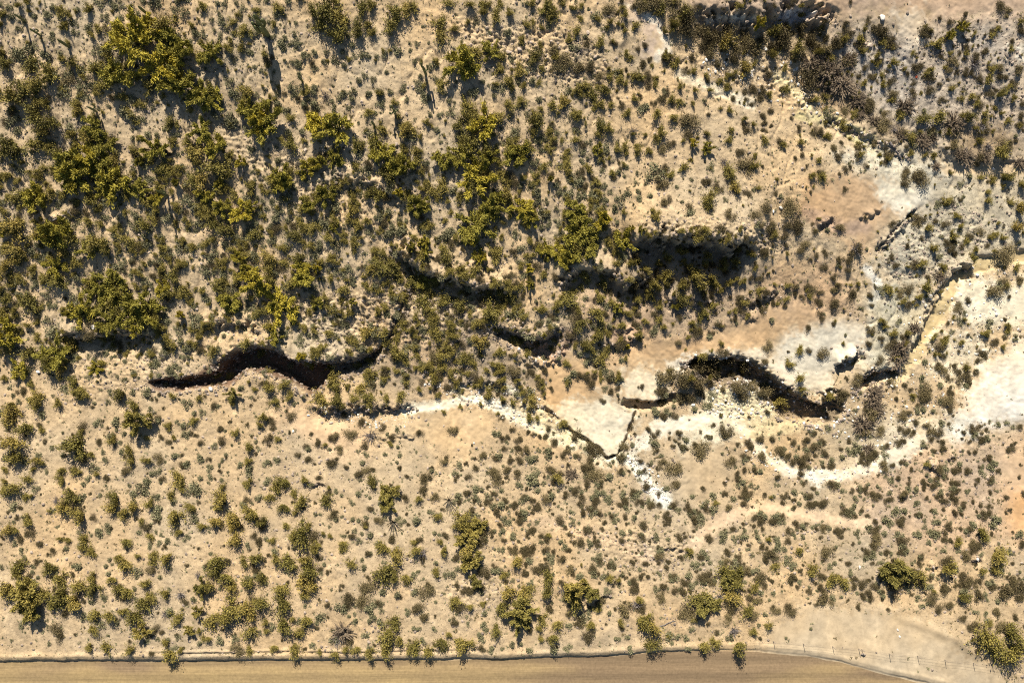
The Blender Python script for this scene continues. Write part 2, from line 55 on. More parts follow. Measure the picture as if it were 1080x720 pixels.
(864,432): """D 290 20 40 W 240 80 50 D 235 120 30 D 320 115 28 D 440 30 28 D 475 15 20 D 520 70 20 D 590 105 28 D 475 120 22 D 440 168 18 D 350 295 32 D 115 210 16 D 160 170 18 W 265 210 35 D 70 290 20 D 35 230 18 G 120 260 18 D 355 190 16 D 20 170 22 D 20 300 14 D 690 0 18 W 310 0 40 D 660 175 22 D 895 260 22 D 855 158 20 D 795 222 14 D 795 165 12 D 885 105 12 D 683 75 10 D 970 185 7 D 635 310 28 D 625 365 18 D 790 330 24 D 735 310 20 D 665 355 14 O 570 285 18 D 290 450 26 D 555 415 14 D 580 395 12 D 640 455 18 D 700 380 14 D 730 385 16 D 720 430 14 D 720 480 22 D 770 500 20 G 785 430 18 D 815 485 14 D 850 505 12 D 655 525 14 G 620 535 16 D 720 545 22 D 755 550 14 D 830 535 10 G 855 560 14 D 905 510 14 D 905 435 14 D 910 375 16 G 630 590 28 G 700 600 14 D 800 640 20 O 870 650 40 G 940 595 30 D 825 705 25 O 740 705 30 G 620 660 28 D 670 655 14 G 560 620 16 G 400 530 30 G 458 545 16 D 430 580 22 D 295 590 20 G 355 590 28 G 270 630 20 G 350 640 18 D 300 690 30 D 440 690 25 D 25 615 24 D 105 645 20 G 200 645 18 D 15 500 18 G 215 548 12 D 180 530 14 G 285 510 12 D 260 555 14 D 460 440 30 G 520 480 20 D 510 555 12 G 520 655 20 G 580 700 16 D 1065 290 10 D 1055 355 12 D 420 365 16 G 385 370 18 G 810 590 16""",
(0,576): """O 75 120 45 O 85 150 28 O 250 120 45 O 310 170 45 D 195 80 20 O 30 210 45 P 140 240 50 P 150 310 55 P 160 350 40 O 220 260 35 O 320 270 55 O 380 300 50 O 290 310 40 O 400 220 50 O 480 160 30 O 490 220 40 D 330 350 24 O 615 220 40 O 590 170 28 O 660 230 40 O 780 270 35 O 750 300 40 O 700 370 45 P 740 450 35 O 760 205 32 O 510 360 35 O 575 365 32 O 480 440 26 O 640 350 25 G 440 375 20 G 620 410 22 G 535 420 18 D 295 435 32 O 545 530 30 G 800 460 22 G 770 500 18 O 680 555 35 O 885 560 40 O 870 520 25 O 940 550 24 O 935 390 38 B 945 260 38 B 865 360 28 O 870 255 30 B 1040 155 26 P 1060 220 38 P 1040 345 28 P 998 440 22 O 1045 448 18 O 1070 485 18 G 935 480 16 O 875 60 38 O 800 50 35 O 650 90 40 O 615 55 26 O 475 40 30 O 430 10 25 D 790 130 24 G 720 140 24 G 550 105 18 G 125 60 18 G 105 20 16 G 700 225 14 G 175 130 16 G 570 470 12 G 255 515 12 D 140 175 10 G 545 275 18 O 720 50 16 D 790 570 16 O 465 530 25""",
(216,576): """O 40 80 50 O 60 130 45 D 120 80 25 O 110 160 40 O 10 220 40 O 140 220 38 O 200 80 30 O 260 75 38 O 300 150 42 O 220 200 38 O 370 65 35 O 440 90 48 O 520 80 40 O 540 130 50 O 500 180 45 O 555 220 40 O 520 255 28 O 385 220 40 O 130 330 55 O 90 380 55 O 200 330 50 O 280 310 50 O 240 360 45 O 30 390 40 O 410 320 60 O 400 420 45 O 240 445 35 O 320 405 24 O 320 445 18 O 535 385 42 G 600 360 30 O 500 460 30 O 470 385 18 D 650 315 20 G 715 335 32 D 850 220 38 D 745 275 30 D 820 285 38 G 840 335 28 G 890 310 18 O 765 100 35 D 650 135 16 D 860 165 14 O 940 140 50 O 990 170 40 O 1060 160 35 O 1000 40 42 O 940 20 35 O 720 10 25 D 605 60 16 O 580 20 35 G 945 255 20 G 1005 270 24 G 860 385 18 G 920 405 28 O 1000 410 40 O 980 470 50 O 1030 490 30 W 720 460 55 B 700 500 40 G 800 400 22 O 800 540 28 O 865 560 28 O 940 560 35 O 1070 550 25 O 690 575 24 O 605 560 18 O 465 540 32 O 365 530 25 D 165 550 32 O 235 545 24 G 75 500 26 G 160 490 18 O 15 485 22 G 665 230 10 O 740 550 24 G 760 375 14 G 1070 355 18 G 930 340 14 G 850 470 22""",
(432,576): """O 30 20 35 B 70 40 30 O 175 20 30 O 315 20 50 P 330 80 40 D 390 145 28 D 445 110 20 O 490 155 26 P 345 190 28 D 375 220 25 O 135 145 26 G 10 150 22 G 135 95 18 G 70 170 10 G 220 150 20 D 80 230 38 D 40 330 35 D 70 380 32 O 235 290 35 D 260 320 35 O 315 320 26 G 395 340 22 O 390 300 16 O 520 250 50 O 480 320 50 O 600 240 40 O 630 220 30 P 585 350 60 P 580 400 40 O 460 440 38 O 730 255 42 D 735 330 24 O 840 250 50 P 870 220 55 P 950 250 40 O 880 310 40 B 810 240 40 D 900 390 22 D 1010 280 28 O 990 330 26 G 950 340 22 O 970 420 32 D 940 475 32 O 740 175 38 D 675 125 28 D 705 100 22 D 640 35 22 D 545 25 25 O 550 85 38 D 855 130 30 D 715 20 22 D 840 20 18 D 1065 105 24 O 1045 170 26 O 165 500 40 O 290 520 50 O 25 540 40 O 90 560 35 D 380 540 20 G 430 540 18 O 210 460 20 G 540 520 20 G 580 520 16 G 635 540 30 G 760 545 28 G 830 535 22 O 690 440 24 O 690 490 20 O 700 380 28 O 780 410 38 O 755 480 38 G 840 420 20 D 635 440 20 G 490 540 12 G 385 490 18 G 125 435 16 G 240 400 14 G 210 385 12 G 180 245 14 G 400 440 16 O 905 100 12""",
(648,576): """D 235 55 25 D 355 60 16 D 140 158 18 D 100 185 24 D 310 165 26 G 385 145 30 O 400 30 26 D 260 225 22 D 245 275 24 D 325 240 18 D 60 330 45 B 120 310 35 O 130 270 28 O 170 390 50 O 160 430 50 O 200 430 45 D 390 350 36 O 420 385 18 O 475 270 60 P 480 300 50 D 500 340 30 O 600 150 60 O 650 200 45 P 620 160 40 D 470 175 28 D 510 190 25 D 595 85 25 D 705 135 25 D 625 300 35 O 620 260 40 D 630 335 28 O 745 225 35 D 755 290 24 D 770 180 35 O 710 350 38 D 740 370 26 D 835 40 38 O 850 100 28 D 945 165 30 O 1050 130 35 D 855 335 28 D 935 335 28 O 825 420 25 O 745 460 26 D 770 485 14 G 785 358 18 G 765 418 14 D 610 385 24 B 635 450 35 O 655 530 48 O 465 520 35 O 530 510 32 G 395 540 16 O 190 530 40 G 70 490 18 G 80 540 22 G 10 490 16 G 340 480 18 G 375 485 16 G 410 445 18 G 300 515 16 D 545 455 16 D 495 410 14 G 610 490 24 O 30 410 25 O 25 180 18 G 480 30 22 D 590 30 22 D 660 60 18 D 835 185 16 D 1030 240 14 G 1070 235 10 D 1030 300 10 D 1065 305 14 G 1022 268 10 O 990 20 30 O 280 470 14 B 560 270 30 G 820 285 12 G 1030 437 11 G 905 488 11""",
(864,576): """D 40 25 38 D 10 160 22 O 70 180 42 O 130 180 35 D 230 195 22 D 185 215 18 D 240 255 22 D 270 250 20 G 310 235 18 G 340 270 20 D 45 285 36 G 118 273 14 P 410 130 60 O 340 140 30 O 460 110 45 D 410 235 45 O 540 160 60 D 520 190 50 O 690 130 50 D 680 80 40 D 785 60 30 O 935 60 50 O 870 130 25 O 930 130 35 D 810 200 42 D 665 230 30 D 610 280 32 D 640 335 22 D 690 320 25 O 765 280 38 D 850 270 30 G 525 275 18 G 550 315 20 D 485 252 12 O 610 235 16 D 1000 240 48 D 1060 220 40 D 1030 190 30 D 760 385 22 D 795 425 22 D 835 420 30 G 940 290 18 G 825 350 16 D 940 345 24 O 900 410 20 D 1040 375 18 O 910 500 60 O 940 550 60 O 1020 480 60 O 1040 560 60 D 1010 600 45 D 980 430 40 D 835 560 14 G 915 190 18 D 290 0 22 D 360 25 20 D 455 10 22 G 540 50 18 G 265 55 16 D 835 10 30 G 895 280 16 O 815 490 14""",
}
# ------------------------------------------------------------------ noise
def _hash(ix, iy, seed):
    n = (ix.astype(np.int64) * 374761393 + iy.astype(np.int64) * 668265263 + seed * 974634321) & 0x7fffffff
    n = ((n ^ (n >> 13)) * 1274126177) & 0x7fffffff
    n = n ^ (n >> 16)
    return (n & 0xffff) / 65535.0
def vnoise(x, y, seed):
    ix = np.floor(x); iy = np.floor(y); fx = x - ix; fy = y - iy
    fx = fx * fx * fx * (fx * (fx * 6 - 15) + 10); fy = fy * fy * fy * (fy * (fy * 6 - 15) + 10)
    a = _hash(ix, iy, seed); b = _hash(ix + 1, iy, seed); c = _hash(ix, iy + 1, seed); d = _hash(ix + 1, iy + 1, seed)
    return (a + (b - a) * fx) * (1 - fy) + (c + (d - c) * fx) * fy
def fbm(x, y, seed, scale, octv=3, gain=0.5):
    t = 0; amp = 1; tot = 0
    ca, sa = math.cos(0.6), math.sin(0.6)
    for o in range(octv):
        f = 2 ** o / scale
        t = t + amp * (vnoise((x * ca - y * sa) * f + 17 * o, (x * sa + y * ca) * f - 9 * o, seed + o) - 0.5); tot += amp; amp *= gain
        ca, sa = ca * 0.8 - sa * 0.6, ca * 0.6 + sa * 0.8
    return t / tot * 2
def sstep(a, b, x):
    t = np.clip((x - a) / (b - a), 0, 1); return t * t * (3 - 2 * t)

# ------------------------------------------------------------------ broad relief: survey points (pixel x, pixel y, height)
CP = []
for u, col in {
    0: [(-60, 10), (0, 9), (100, 7), (200, 5), (300, 2.6), (390, 0.8), (450, 1.6), (550, 3.2), (650, 4.6), (690, 5), (760, 5)],
    200: [(-60, 10.4), (0, 9), (100, 6.8), (200, 4.8), (300, 2.6), (370, 1), (430, 1.4), (550, 3), (690, 5), (760, 5)],
    400: [(-60, 9.6), (0, 8), (100, 6.5), (200, 4.6), (300, 2.2), (380, .6), (430, 0.2), (550, 2.6), (690, 4.6), (760, 4.7)],
    560: [(-60, 8.6), (0, 7.5), (80, 6.6), (160, 5.4), (240, 4.0), (300, 2.6), (340, 1.8), (390, .4), (430, 0), (480, 1.0), (560, 2.4), (690, 4.4), (760, 4.5)],
    680: [(-60, 8), (0, 7), (60, 6.2), (120, 6.0), (200, 5.5), (245, 4.7), (320, 1.9), (380, .7), (430, 0.1), (470, .6), (560, 2.2), (690, 4.3), (760, 4.4)],
    780: [(-60, 8.2), (0, 7.4), (30, 6.6), (60, 5.4), (100, 5.4), (200, 5.4), (250, 4.7), (300, 2.4), (350, 1.3), (410, 0.2), (440, 0.4), (500, 0.8), (560, 1.9), (690, 4.2), (760, 4.3)],
    900: [(-60, 8), (0, 6.6), (60, 4.6), (110, 3.6), (160, 4.1), (210, 3.9), (280, 2.4), (350, 1.2), (400, .5), (430, .2), (490, .8), (560, 1.8), (640, 3), (700, 3.9), (760, 4)],
    1000: [(-60, 8), (0, 6.5), (80, 4.8), (160, 3.1), (185, 2.5), (250, 1.9), (300, 1.3), (350, .9), (400, .8), (450, 1.2), (560, 2), (640, 3.2), (700, 3.9), (760, 4)],
    1080: [(-60, 8), (0, 6.5), (80, 4.8), (160, 3.1), (185, 2.6), (270, 1.6), (330, 1.6), (420, 1.4), (500, 1.8), (600, 3), (700, 3.9), (760, 4)]}.items():
    for v, z in col: CP.append((u, v, z))
    if u in (0, 1080):
        for v, z in col: CP.append((u + (-90 if u == 0 else 90), v, z))
CP = np.array(CP, float); CP[:, 2] *= np.where(CP[:, 1] < 400, .62, .75)
k = 1 - CP[:, 2] / HC
cw = np.stack([540 + (CP[:, 0] - 540) * k, 360 + (CP[:, 1] - 360) * k], 1)
def _U(r2): return np.where(r2 > 1e-9, r2 * np.log(r2 + 1e-12), 0)
_n = len(cw); _A = np.zeros((_n + 3, _n + 3)); _d2 = ((cw[:, None] - cw[None]) ** 2).sum(-1) / 1e4
_A[:_n, :_n] = _U(_d2) + np.eye(_n) * 0.02; _A[:_n, _n] = 1; _A[:_n, _n + 1:] = cw / 100; _A[_n:, :_n] = _A[:_n, _n:].T
_w = np.linalg.solve(_A, np.concatenate([CP[:, 2], np.zeros(3)]))
def tps(x, y):
    out = _w[_n] + _w[_n + 1] * x / 100 + _w[_n + 2] * y / 100
    for i in range(_n):
        out = out + _w[i] * _U(((x - cw[i, 0]) ** 2 + (y - cw[i, 1]) ** 2) / 1e4)
    return out
def g2w(pts):                                   # survey pixels -> ground plan coordinates (pixels at height 0)
    p = np.array(pts, float); q = p.copy()
    for _ in range(4):
        z = tps(q[:, 0], q[:, 1]); kk = (1 - z / HC)[:, None]
        q = np.array([540, 360]) + (p - np.array([540, 360])) * kk
    return q

# ------------------------------------------------------------------ plan grid: fine inside, coarse ring out to the horizon
step = 1.0
inner_x = np.arange(20, 1060.01, step); inner_y = np.arange(10, 710.01, step)
grow = np.cumsum(1.35 ** np.arange(1, 36) * 1.2)
grow = grow[grow < 30000]
def lerp_grid(a):
    return np.concatenate([a[0] - grow[::-1], a, a[-1] + grow])
gx = lerp_grid(inner_x); gy = lerp_grid(inner_y)
X, Y = np.meshgrid(gx, gy)                      # rows = y
NX, NY = len(gx), len(gy)
cxx = np.clip(X, -60, 1140); cyy = np.clip(Y, -40, 760)
csub = np.meshgrid(np.linspace(-60, 1140, 241), np.linspace(-40, 760, 161))
zsub = tps(csub[0], csub[1])
def bil(arr, x0, dx, y0, dy, x, y):
    fx = np.clip((x - x0) / dx, 0, arr.shape[1] - 1.001); fy = np.clip((y - y0) / dy, 0, arr.shape[0] - 1.001)
    ix = fx.astype(int); iy = fy.astype(int); fx = fx - ix; fy = fy - iy
    return (arr[iy, ix] * (1 - fx) + arr[iy, ix + 1] * fx) * (1 - fy) + (arr[iy + 1, ix] * (1 - fx) + arr[iy + 1, ix + 1] * fx) * fy
Z = bil(zsub, -60, 5, -40, 5, cxx, cyy)
NZ1 = fbm(X, Y, 11, 9, 3); NZ2 = fbm(X, Y, 23, 26, 3); NZ3 = fbm(X, Y, 31, 3.2, 2)

def box(q, m):
    x0, x1 = np.searchsorted(gx, [q[:, 0].min() - m, q[:, 0].max() + m]); y0, y1 = np.searchsorted(gy, [q[:, 1].min() - m, q[:, 1].max() + m])
    return slice(max(y0, 0), max(y1, y0 + 1)), slice(max(x0, 0), max(x1, x0 + 1))
def seg_dist(q, x, y, closed):
    n = len(q); best = np.full(x.shape, 1e9); side = np.zeros(x.shape); tpar = np.zeros(x.shape)
    L = np.concatenate([[0], np.cumsum(np.hypot(*(np.diff(q, axis=0).T)))])
    for i in range(n if closed else n - 1):
        a = q[i]; b = q[(i + 1) % n]; d = b - a; l2 = (d ** 2).sum() + 1e-9
        t = np.clip(((x - a[0]) * d[0] + (y - a[1]) * d[1]) / l2, 0, 1)
        dx = x - a[0] - t * d[0]; dy = y - a[1] - t * d[1]; dd = dx * dx + dy * dy
        m = dd < best; best = np.where(m, dd, best)
        if not closed:
            cr = (x - a[0]) * d[1] - (y - a[1]) * d[0]      # >0: north (screen-up) side for a west-to-east line
            side = np.where(m, np.sign(cr), side); tpar = np.where(m, (L[i] + t * math.sqrt(l2)) / L[-1], tpar)
    return np.sqrt(best), side, tpar
def inside(q, x, y):
    c = np.zeros(x.shape, bool); n = len(q)
    for i in range(n):
        x1, y1 = q[i]; x2, y2 = q[(i + 1) % n]
        c ^= ((y1 > y) != (y2 > y)) & (x < (x2 - x1) * (y - y1) / (y2 - y1 + 1e-12) + x1)
    return c
def poly_sd(q, x, y):
    d, _, _ = seg_dist(q, x, y, True); return np.where(inside(q, x, y), d, -d)

SMOOTH = np.zeros_like(Z)                       # 1 = swept smooth sand, silt or graded earth
LARGE_NOISE_KEEP = 1
def smooth_poly(pts, soft=6):
    q = g2w(pts); b = box(q, soft + 8); sd = poly_sd(q, X[b], Y[b]) + NZ1[b] * 3
    SMOOTH[b] = np.maximum(SMOOTH[b], sstep(-soft, soft, sd))
ROAD_EDGE = [(-120, 698), (0, 697), (110, 696), (216, 695.5), (350, 695), (432, 694.5), (520, 694), (600, 691.5), (648, 690), (700, 686), (760, 684.5), (800, 685), (850, 690), (885, 696), (915, 704), (950, 713), (990, 722), (1040, 734), (1200, 775)]
_road = ROAD_EDGE + [(1200, 1100), (-120, 1100)]
road_q = g2w(ROAD_EDGE); road_q[0, 0] = -30000; road_q[-1] = (30000, road_q[-2, 1] + 100)
def road_sd(x, y):                              # >0 on the road side
    return y - np.interp(x, road_q[:, 0], road_q[:, 1])

for p, s in [
    ([(575, 372), (602, 372), (628, 395), (642, 418), (668, 435), (665, 450), (650, 478), (635, 482), (600, 450), (578, 428)], 4),
    ([(650, 375), (665, 362), (720, 362), (760, 350), (830, 318), (865, 330), (880, 336), (915, 342), (908, 372), (882, 386), (872, 412), (830, 405), (800, 380), (720, 378), (700, 395), (690, 418), (660, 422), (645, 405)], 6),
    ([(860, 195), (900, 185), (975, 185), (995, 205), (965, 222), (935, 235), (910, 265), (880, 240), (850, 215)], 7),
    ([(1035, 380), (1080, 362), (1100, 362), (1100, 440), (1050, 445), (1012, 440), (1020, 415)], 8),
    ([(805, 690), (815, 662), (850, 642), (940, 645), (990, 660), (1035, 695), (1090, 735), (850, 735)], 6),
    ([(430, 440), (500, 428), (520, 440), (512, 465), (490, 478), (440, 468)], 8),
    ([(700, 480), (760, 470), (780, 500), (740, 530), (705, 520)], 8),
    ([(665, 8), (690, 20), (704, 48), (690, 60), (676, 62), (682, 40)], 4),
    ([(840, -30), (1100, -30), (1100, 12), (975, 18), (968, 42), (955, 45), (935, 18), (880, 18), (850, 10)], 6),
    ([(1000, 300), (1090, 300), (1090, 335), (1040, 340), (1010, 330)], 10),
    ([(1055, 480), (1100, 470), (1100, 590), (1065, 560)], 10),
    ([(320, 435), (370, 455), (380, 475), (320, 460), (300, 440)], 6)]:
    smooth_poly(p, s)
for pts, w in [([(725, 578), (760, 548), (800, 533), (850, 543), (915, 552)], 5), ([(1090, 268), (1035, 278), (1012, 292), (992, 330), (972, 365), (957, 385), (945, 402)], 6), ([(690, 454), (740, 442), (770, 436), (790, 456), (806, 482), (830, 496), (860, 503), (900, 500), (930, 488), (960, 470), (985, 455)], 6), ([(428, 432), (470, 426), (500, 421), (520, 426), (545, 440), (575, 455)], 4), ([(1000, 180), (1090, 180)], 5)]:
    q = g2w(pts); b = box(q, 20); d, _, _ = seg_dist(q, X[b], Y[b], False)
    SMOOTH[b] = np.maximum(SMOOTH[b], 1 - sstep(w - 3, w + 3, d + NZ1[b] * 2))

RIMS = []
# ------------------------------------------------------------------ banks, gullies, trenches
def scarp(pts, A, w=1.6, L=30, rag=3.0, taper=0.12):
    q = g2w(pts); b = box(q, L * 2.5); d, s, t = seg_dist(q, X[b], Y[b], False)
    sd = d * s + NZ1[b] * rag * 1.5 + NZ2[b] * rag + NZ3[b] * 1.8 + 1.5 * np.sign(NZ3[b]) * (np.abs(NZ3[b]) > .2)
    if A > .55: RIMS.append((q, .7))
    ends = sstep(0, taper, t) * sstep(0, taper, 1 - t)
    Z[b] += A * ends * (1 / (1 + np.exp(-sd / w)) - 0.5) * np.exp(-(d / L) ** 2)
def carve(pts, depth, wall=3.0, rag=2.0, floor=0.15):
    q = g2w(pts); RIMS.append((np.concatenate([q, q[:1]]), 1.0)); b = box(q, 12); sd = poly_sd(q, X[b], Y[b]) + NZ1[b] * rag * 1.3 + NZ2[b] * rag + NZ3[b] * 1.9
    gy_ = np.gradient(sd, axis=0); wl_ = np.where(gy_ < 0, wall * 3.2, wall); wl_ = wl_ * (1 + .5 * NZ1[b])
    t_ = np.clip(sd / np.maximum(wl_, .8), 0, 1); led = .55 * sstep(0, .3, t_) + .45 * sstep(.55, 1, t_)
    Z[b] -= depth * led * (1 + floor * NZ2[b]) - .10 * NZ3[b] * (sd > 0)
def trench(pts, hw, depth, wall=1.5, rag=2.0):
    q = g2w(pts); b = box(q, 20); d, _, t = seg_dist(q, X[b], Y[b], False)
    d = d + NZ1[b] * rag * 1.6 + NZ2[b] * rag + NZ3[b] * .7; Z[b] -= depth * (.8 + .9 * NZ2[b]) * (1 - sstep(hw - wall / 2, hw + wall, d)) * sstep(0, .06, t) * sstep(0, .06, 1 - t)

# small relief
grade = np.where(Y < 395, 1.0, 0.75)
rough = (1 - 0.85 * SMOOTH) * (1 - sstep(-8, 0, road_sd(X, Y)) * 0.95)
Z += rough * (0.26 * fbm(X, Y, 41, 45, 3) + 0.085 * NZ1 + 0.06 * NZ3) * grade
rill = np.abs(fbm(X * 1.0, Y * 0.35, 57, 22, 3)); Z += SMOOTH * (.07 * np.abs(fbm(X * .7, Y * .7, 83, 6, 3)) + .03 * NZ3) * (1 - sstep(-8, 0, road_sd(X, Y))) * (1 - .8 * ((Y > 620) & (X > 780)))
Z -= rough * 0.16 * np.exp(-(rill / 0.06) ** 2) * (Y < 390)
def rubble(pts, amp, soft=10):
    q = g2w(pts); b = box(q, soft * 2); sd = poly_sd(q, X[b], Y[b]) + NZ2[b] * 8; m = sstep(-soft, soft, sd)
    c = fbm(X[b], Y[b], 71, 2.6, 2); Z[b] += m * amp * .55 * (np.round(c * 3) / 3 * .6 + c * .4)
for p, a in [([(480, 20), (600, 30), (650, 60), (640, 90), (540, 80), (500, 60)], .45), ([(230, 130), (420, 180), (420, 250), (330, 235), (240, 180)], .3),
             ([(300, 310), (430, 300), (520, 320), (560, 340), (540, 350), (420, 365), (340, 370)], .5), ([(680, 235), (800, 235), (840, 260), (790, 270), (690, 252)], .45),
             ([(720, 60), (830, 55), (860, 100), (845, 120), (740, 75)], .35), ([(880, 40), (1080, 20), (1080, 150), (960, 100)], .13),
             ([(750, 400), (800, 398), (830, 425), (805, 442), (745, 435)], .3), ([(60, 440), (60, 380), (200, 360), (200, 400)], .22), ([(440, 400), (560, 405), (600, 455), (560, 450), (480, 420)], .35),
             ([(840, 80), (870, 110), (930, 150), (880, 130)], .3), ([(925, 270), (1000, 220), (1060, 240), (1000, 290), (940, 300)], .25),
             ([(460, 620), (520, 600), (540, 640), (480, 650)], .25), ([(600, 560), (740, 560), (720, 600), (640, 600)], .25)]:
    rubble(p, a)

# the long gully on the west side
carve([(155, 404), (166, 400), (190, 399), (208, 396), (228, 391), (237, 378), (250, 370), (268, 366), (288, 368), (306, 380), (322, 381), (345, 383), (375, 380), (398, 368), (406, 362), (403, 372), (385, 388), (360, 396), (342, 402), (332, 416), (318, 412), (300, 399), (280, 392), (262, 391), (250, 397), (240, 405), (220, 410), (190, 411), (165, 411)], 1.9, 2.2, 2.0)
scarp([(225, 392), (238, 377), (250, 369), (268, 365), (288, 367), (310, 381), (345, 383), (375, 380), (400, 366)], 1.5, 1.2, 22, 1.5)
scarp([(260, 391), (300, 397), (330, 414)], -0.9, 1.5, 12, 1.5)
scarp([(400, 366), (412, 352), (420, 330), (428, 310), (434, 298)], 0.9, 1.2, 12, 3); trench([(402, 366), (414, 350), (420, 332), (430, 300)], 1.4, .6, 1.4, 2)
scarp([(60, 356), (95, 353), (125, 354), (165, 352)], 1.9, 1.6, 20, 3)
scarp([(210, 341), (230, 343), (262, 342), (280, 350)], 0.9, 1.2, 14, 2)
scarp([(325, 428), (345, 434), (372, 430), (395, 431), (412, 431), (440, 426)], 1.0, 1.2, 12, 2)
scarp([(475, 404), (500, 403), (530, 405)], 0.6, 1.0, 8, 2)
scarp([(410, 262), (425, 268), (445, 288), (470, 298), (520, 303), (548, 308)], 2.2, 1.5, 20, 5)
scarp([(50, 235), (70, 230), (85, 222)], 0.6, 1.2, 8, 2)
# bowl-shaped scarp in the middle
carve([(515, 344), (530, 346), (546, 352), (560, 358), (575, 357), (584, 351), (589, 345), (591, 355), (588, 372), (580, 380), (566, 377), (550, 368), (535, 360), (520, 352)], 1.0, 2.0, 1.8)
scarp([(520, 345), (546, 352), (560, 358), (576, 357), (586, 350), (592, 340)], 1.2, 1.2, 16, 1.8)
scarp([(545, 376), (558, 383), (574, 386), (590, 378), (598, 366), (606, 348)], 0.45, 0.9, 8, 1.0)
scarp([(640, 362), (656, 366), (668, 358), (676, 348)], 0.9, 1.0, 10, 1.2)
scarp([(646, 352), (658, 354), (670, 342)], 0.5, 1.0, 8, 1.0)
scarp([(780, 320), (800, 318), (822, 308)], 0.8, 1.0, 10, 1.2)
scarp([(785, 336), (800, 337)], 0.4, 0.8, 7, 1.0)
# tall shaded bank east of centre
scarp([(655, 262), (672, 256), (690, 253), (720, 252), (752, 256), (782, 262), (800, 272)], 3.4, 2.0, 42, 9, .2)
scarp([(585, 300), (610, 290), (635, 286), (662, 298), (695, 303)], 2.0, 1.6, 20, 5)
scarp([(330, 200), (360, 190), (400, 196), (430, 210)], .8, 1.6, 16, 5)
scarp([(700, 316), (730, 322), (760, 318)], .7, 1.2, 10, 3)
# cliff above the north-east wash
scarp([(722, 6), (745, 20), (770, 20), (800, 20), (830, 15), (870, 18), (890, 24)], 2.0, 2.6, 26, 8, .2)
scarp([(700, 62), (712, 60), (722, 66)], 0.4, 1, 8)
0 and carve([(735, 30), (770, 26), (800, 24), (830, 20), (872, 26), (880, 45), (868, 56), (835, 60), (805, 50), (775, 56), (742, 58), (730, 45)], 1.1, 5, 3)
# gully with the brown thickets, south-east of centre
carve([(720, 385), (733, 376), (750, 379), (775, 377), (795, 383), (805, 393), (815, 396), (825, 408), (840, 417), (852, 419), (866, 428), (876, 416), (887, 420), (892, 434), (880, 447), (852, 448), (826, 440), (812, 426), (800, 410), (785, 402), (760, 405), (745, 402), (735, 394)], 1.6, 2.2, 2.2)
scarp([(733, 375), (750, 378), (777, 376), (797, 382), (808, 394), (826, 408), (850, 418)], 1.0, 1.2, 18, 1.4)
scarp([(878, 386), (890, 383), (900, 376), (906, 368)], 1.6, 1.1, 11, 1.2, .2)
scarp([(870, 418), (876, 410), (882, 416)], .8, 1, 8)
carve([(905, 400), (925, 391), (945, 390), (950, 396), (935, 402), (915, 410), (900, 412)], 1.0, 2, 2)
scarp([(905, 397), (925, 390), (950, 388)], 1.0, 1.2, 12, 2)
trench([(655, 423), (668, 427), (690, 428), (706, 421), (716, 419)], 4.0, 1.3, 1.5, 1.4)
trench([(674, 428), (668, 442), (664, 458), (652, 480), (640, 484), (630, 472), (605, 456), (590, 445), (572, 428)], 1.8, 0.8, 1.2, 1.2)
trench([(722, 388), (712, 398), (706, 412)], 1.4, .6, 1.2)
# tan wash channel and its cut bank
trench([(1090, 268), (1035, 278), (1012, 292), (992, 330), (972, 365), (957, 385), (945, 402)], 6.5, 0.55, 2.0, 2.0)
scarp([(958, 380), (966, 360), (976, 335), (985, 312), (1000, 292), (1012, 281), (1030, 277)], 0.45, 1.0, 9, 2.5)
scarp([(1008, 280), (1016, 282), (1026, 279)], 1.3, .9, 8, 1)
trench([(924, 266), (936, 252), (950, 236), (960, 226), (968, 220)], 1.1, .6, 1.3, 1.6)
scarp([(925, 268), (945, 244), (968, 220)], .6, 1.2, 10, 2.5)
scarp([(978, 150), (990, 160), (1005, 168), (1030, 172), (1090, 171)], 0.4, 1.5, 12, 3)
scarp([(905, 232), (930, 223)], 0.4, 1.0, 6, 2)
scarp([(862, 240), (872, 235), (880, 231)], .7, .9, 7, .8)
scarp([(868, 120), (900, 138), (930, 152), (960, 165)], .8, 2.0, 14, 3)
scarp([(948, 522), (957, 523)], .6, .9, 7, 1); scarp([(980, 493), (986, 493), (992, 491)], .8, .9, 7, 1); scarp([(1000, 483), (1008, 483)], .6, .8, 6, .5)
scarp([(1024, 588), (1036, 590)], .6, .9, 7, 1); scarp([(980, 599), (990, 599)], .5, .9, 6, 1)
scarp([(600, 655), (640, 625), (660, 600)], .4, 1.5, 12, 4); scarp([(700, 575), (722, 580)], .4, 1.2, 8, 2)
scarp([(395, 470), (420, 460), (440, 462)], .35, 1.2, 10, 3); scarp([(320, 508), (345, 512)], .35, 1, 8, 2)
# berms round the bare pull-out, road cut
q = g2w([(945, 650), (980, 662), (1010, 675), (1030, 690)]); b = box(q, 25); d, s, t = seg_dist(q, X[b], Y[b], False)
Z[b] += 0.16 * np.exp(-(d / 5) ** 2) * sstep(0, .2, t)
rs = road_sd(X, Y) + NZ2 * 1.1 + NZ1 * .7 + NZ3 * .4
zr = bil(zsub, -60, 5, -40, 5, cxx, cyy) - 0.28 - 0.04 * np.sin(cyy * 0.35) - 0.0 * cxx
west = 1 - 0.5 * sstep(700, 800, X)
mr = sstep(-1.2, 1.6, rs)
Z = Z * (1 - mr) + (zr + 0.28 * (1 - west)) * mr
Z += 0.16 * np.exp(-((rs + 4.5) / 2.4) ** 2) * west
Z += 0.14 * np.exp(-((rs + 9.0) / 1.2) ** 2) * (1 - sstep(430, 560, X)) * sstep(150, 210, X)
Z -= 0.10 * np.exp(-((rs + 7.0) / 1.0) ** 2) * (1 - sstep(430, 560, X)) * sstep(150, 210, X)
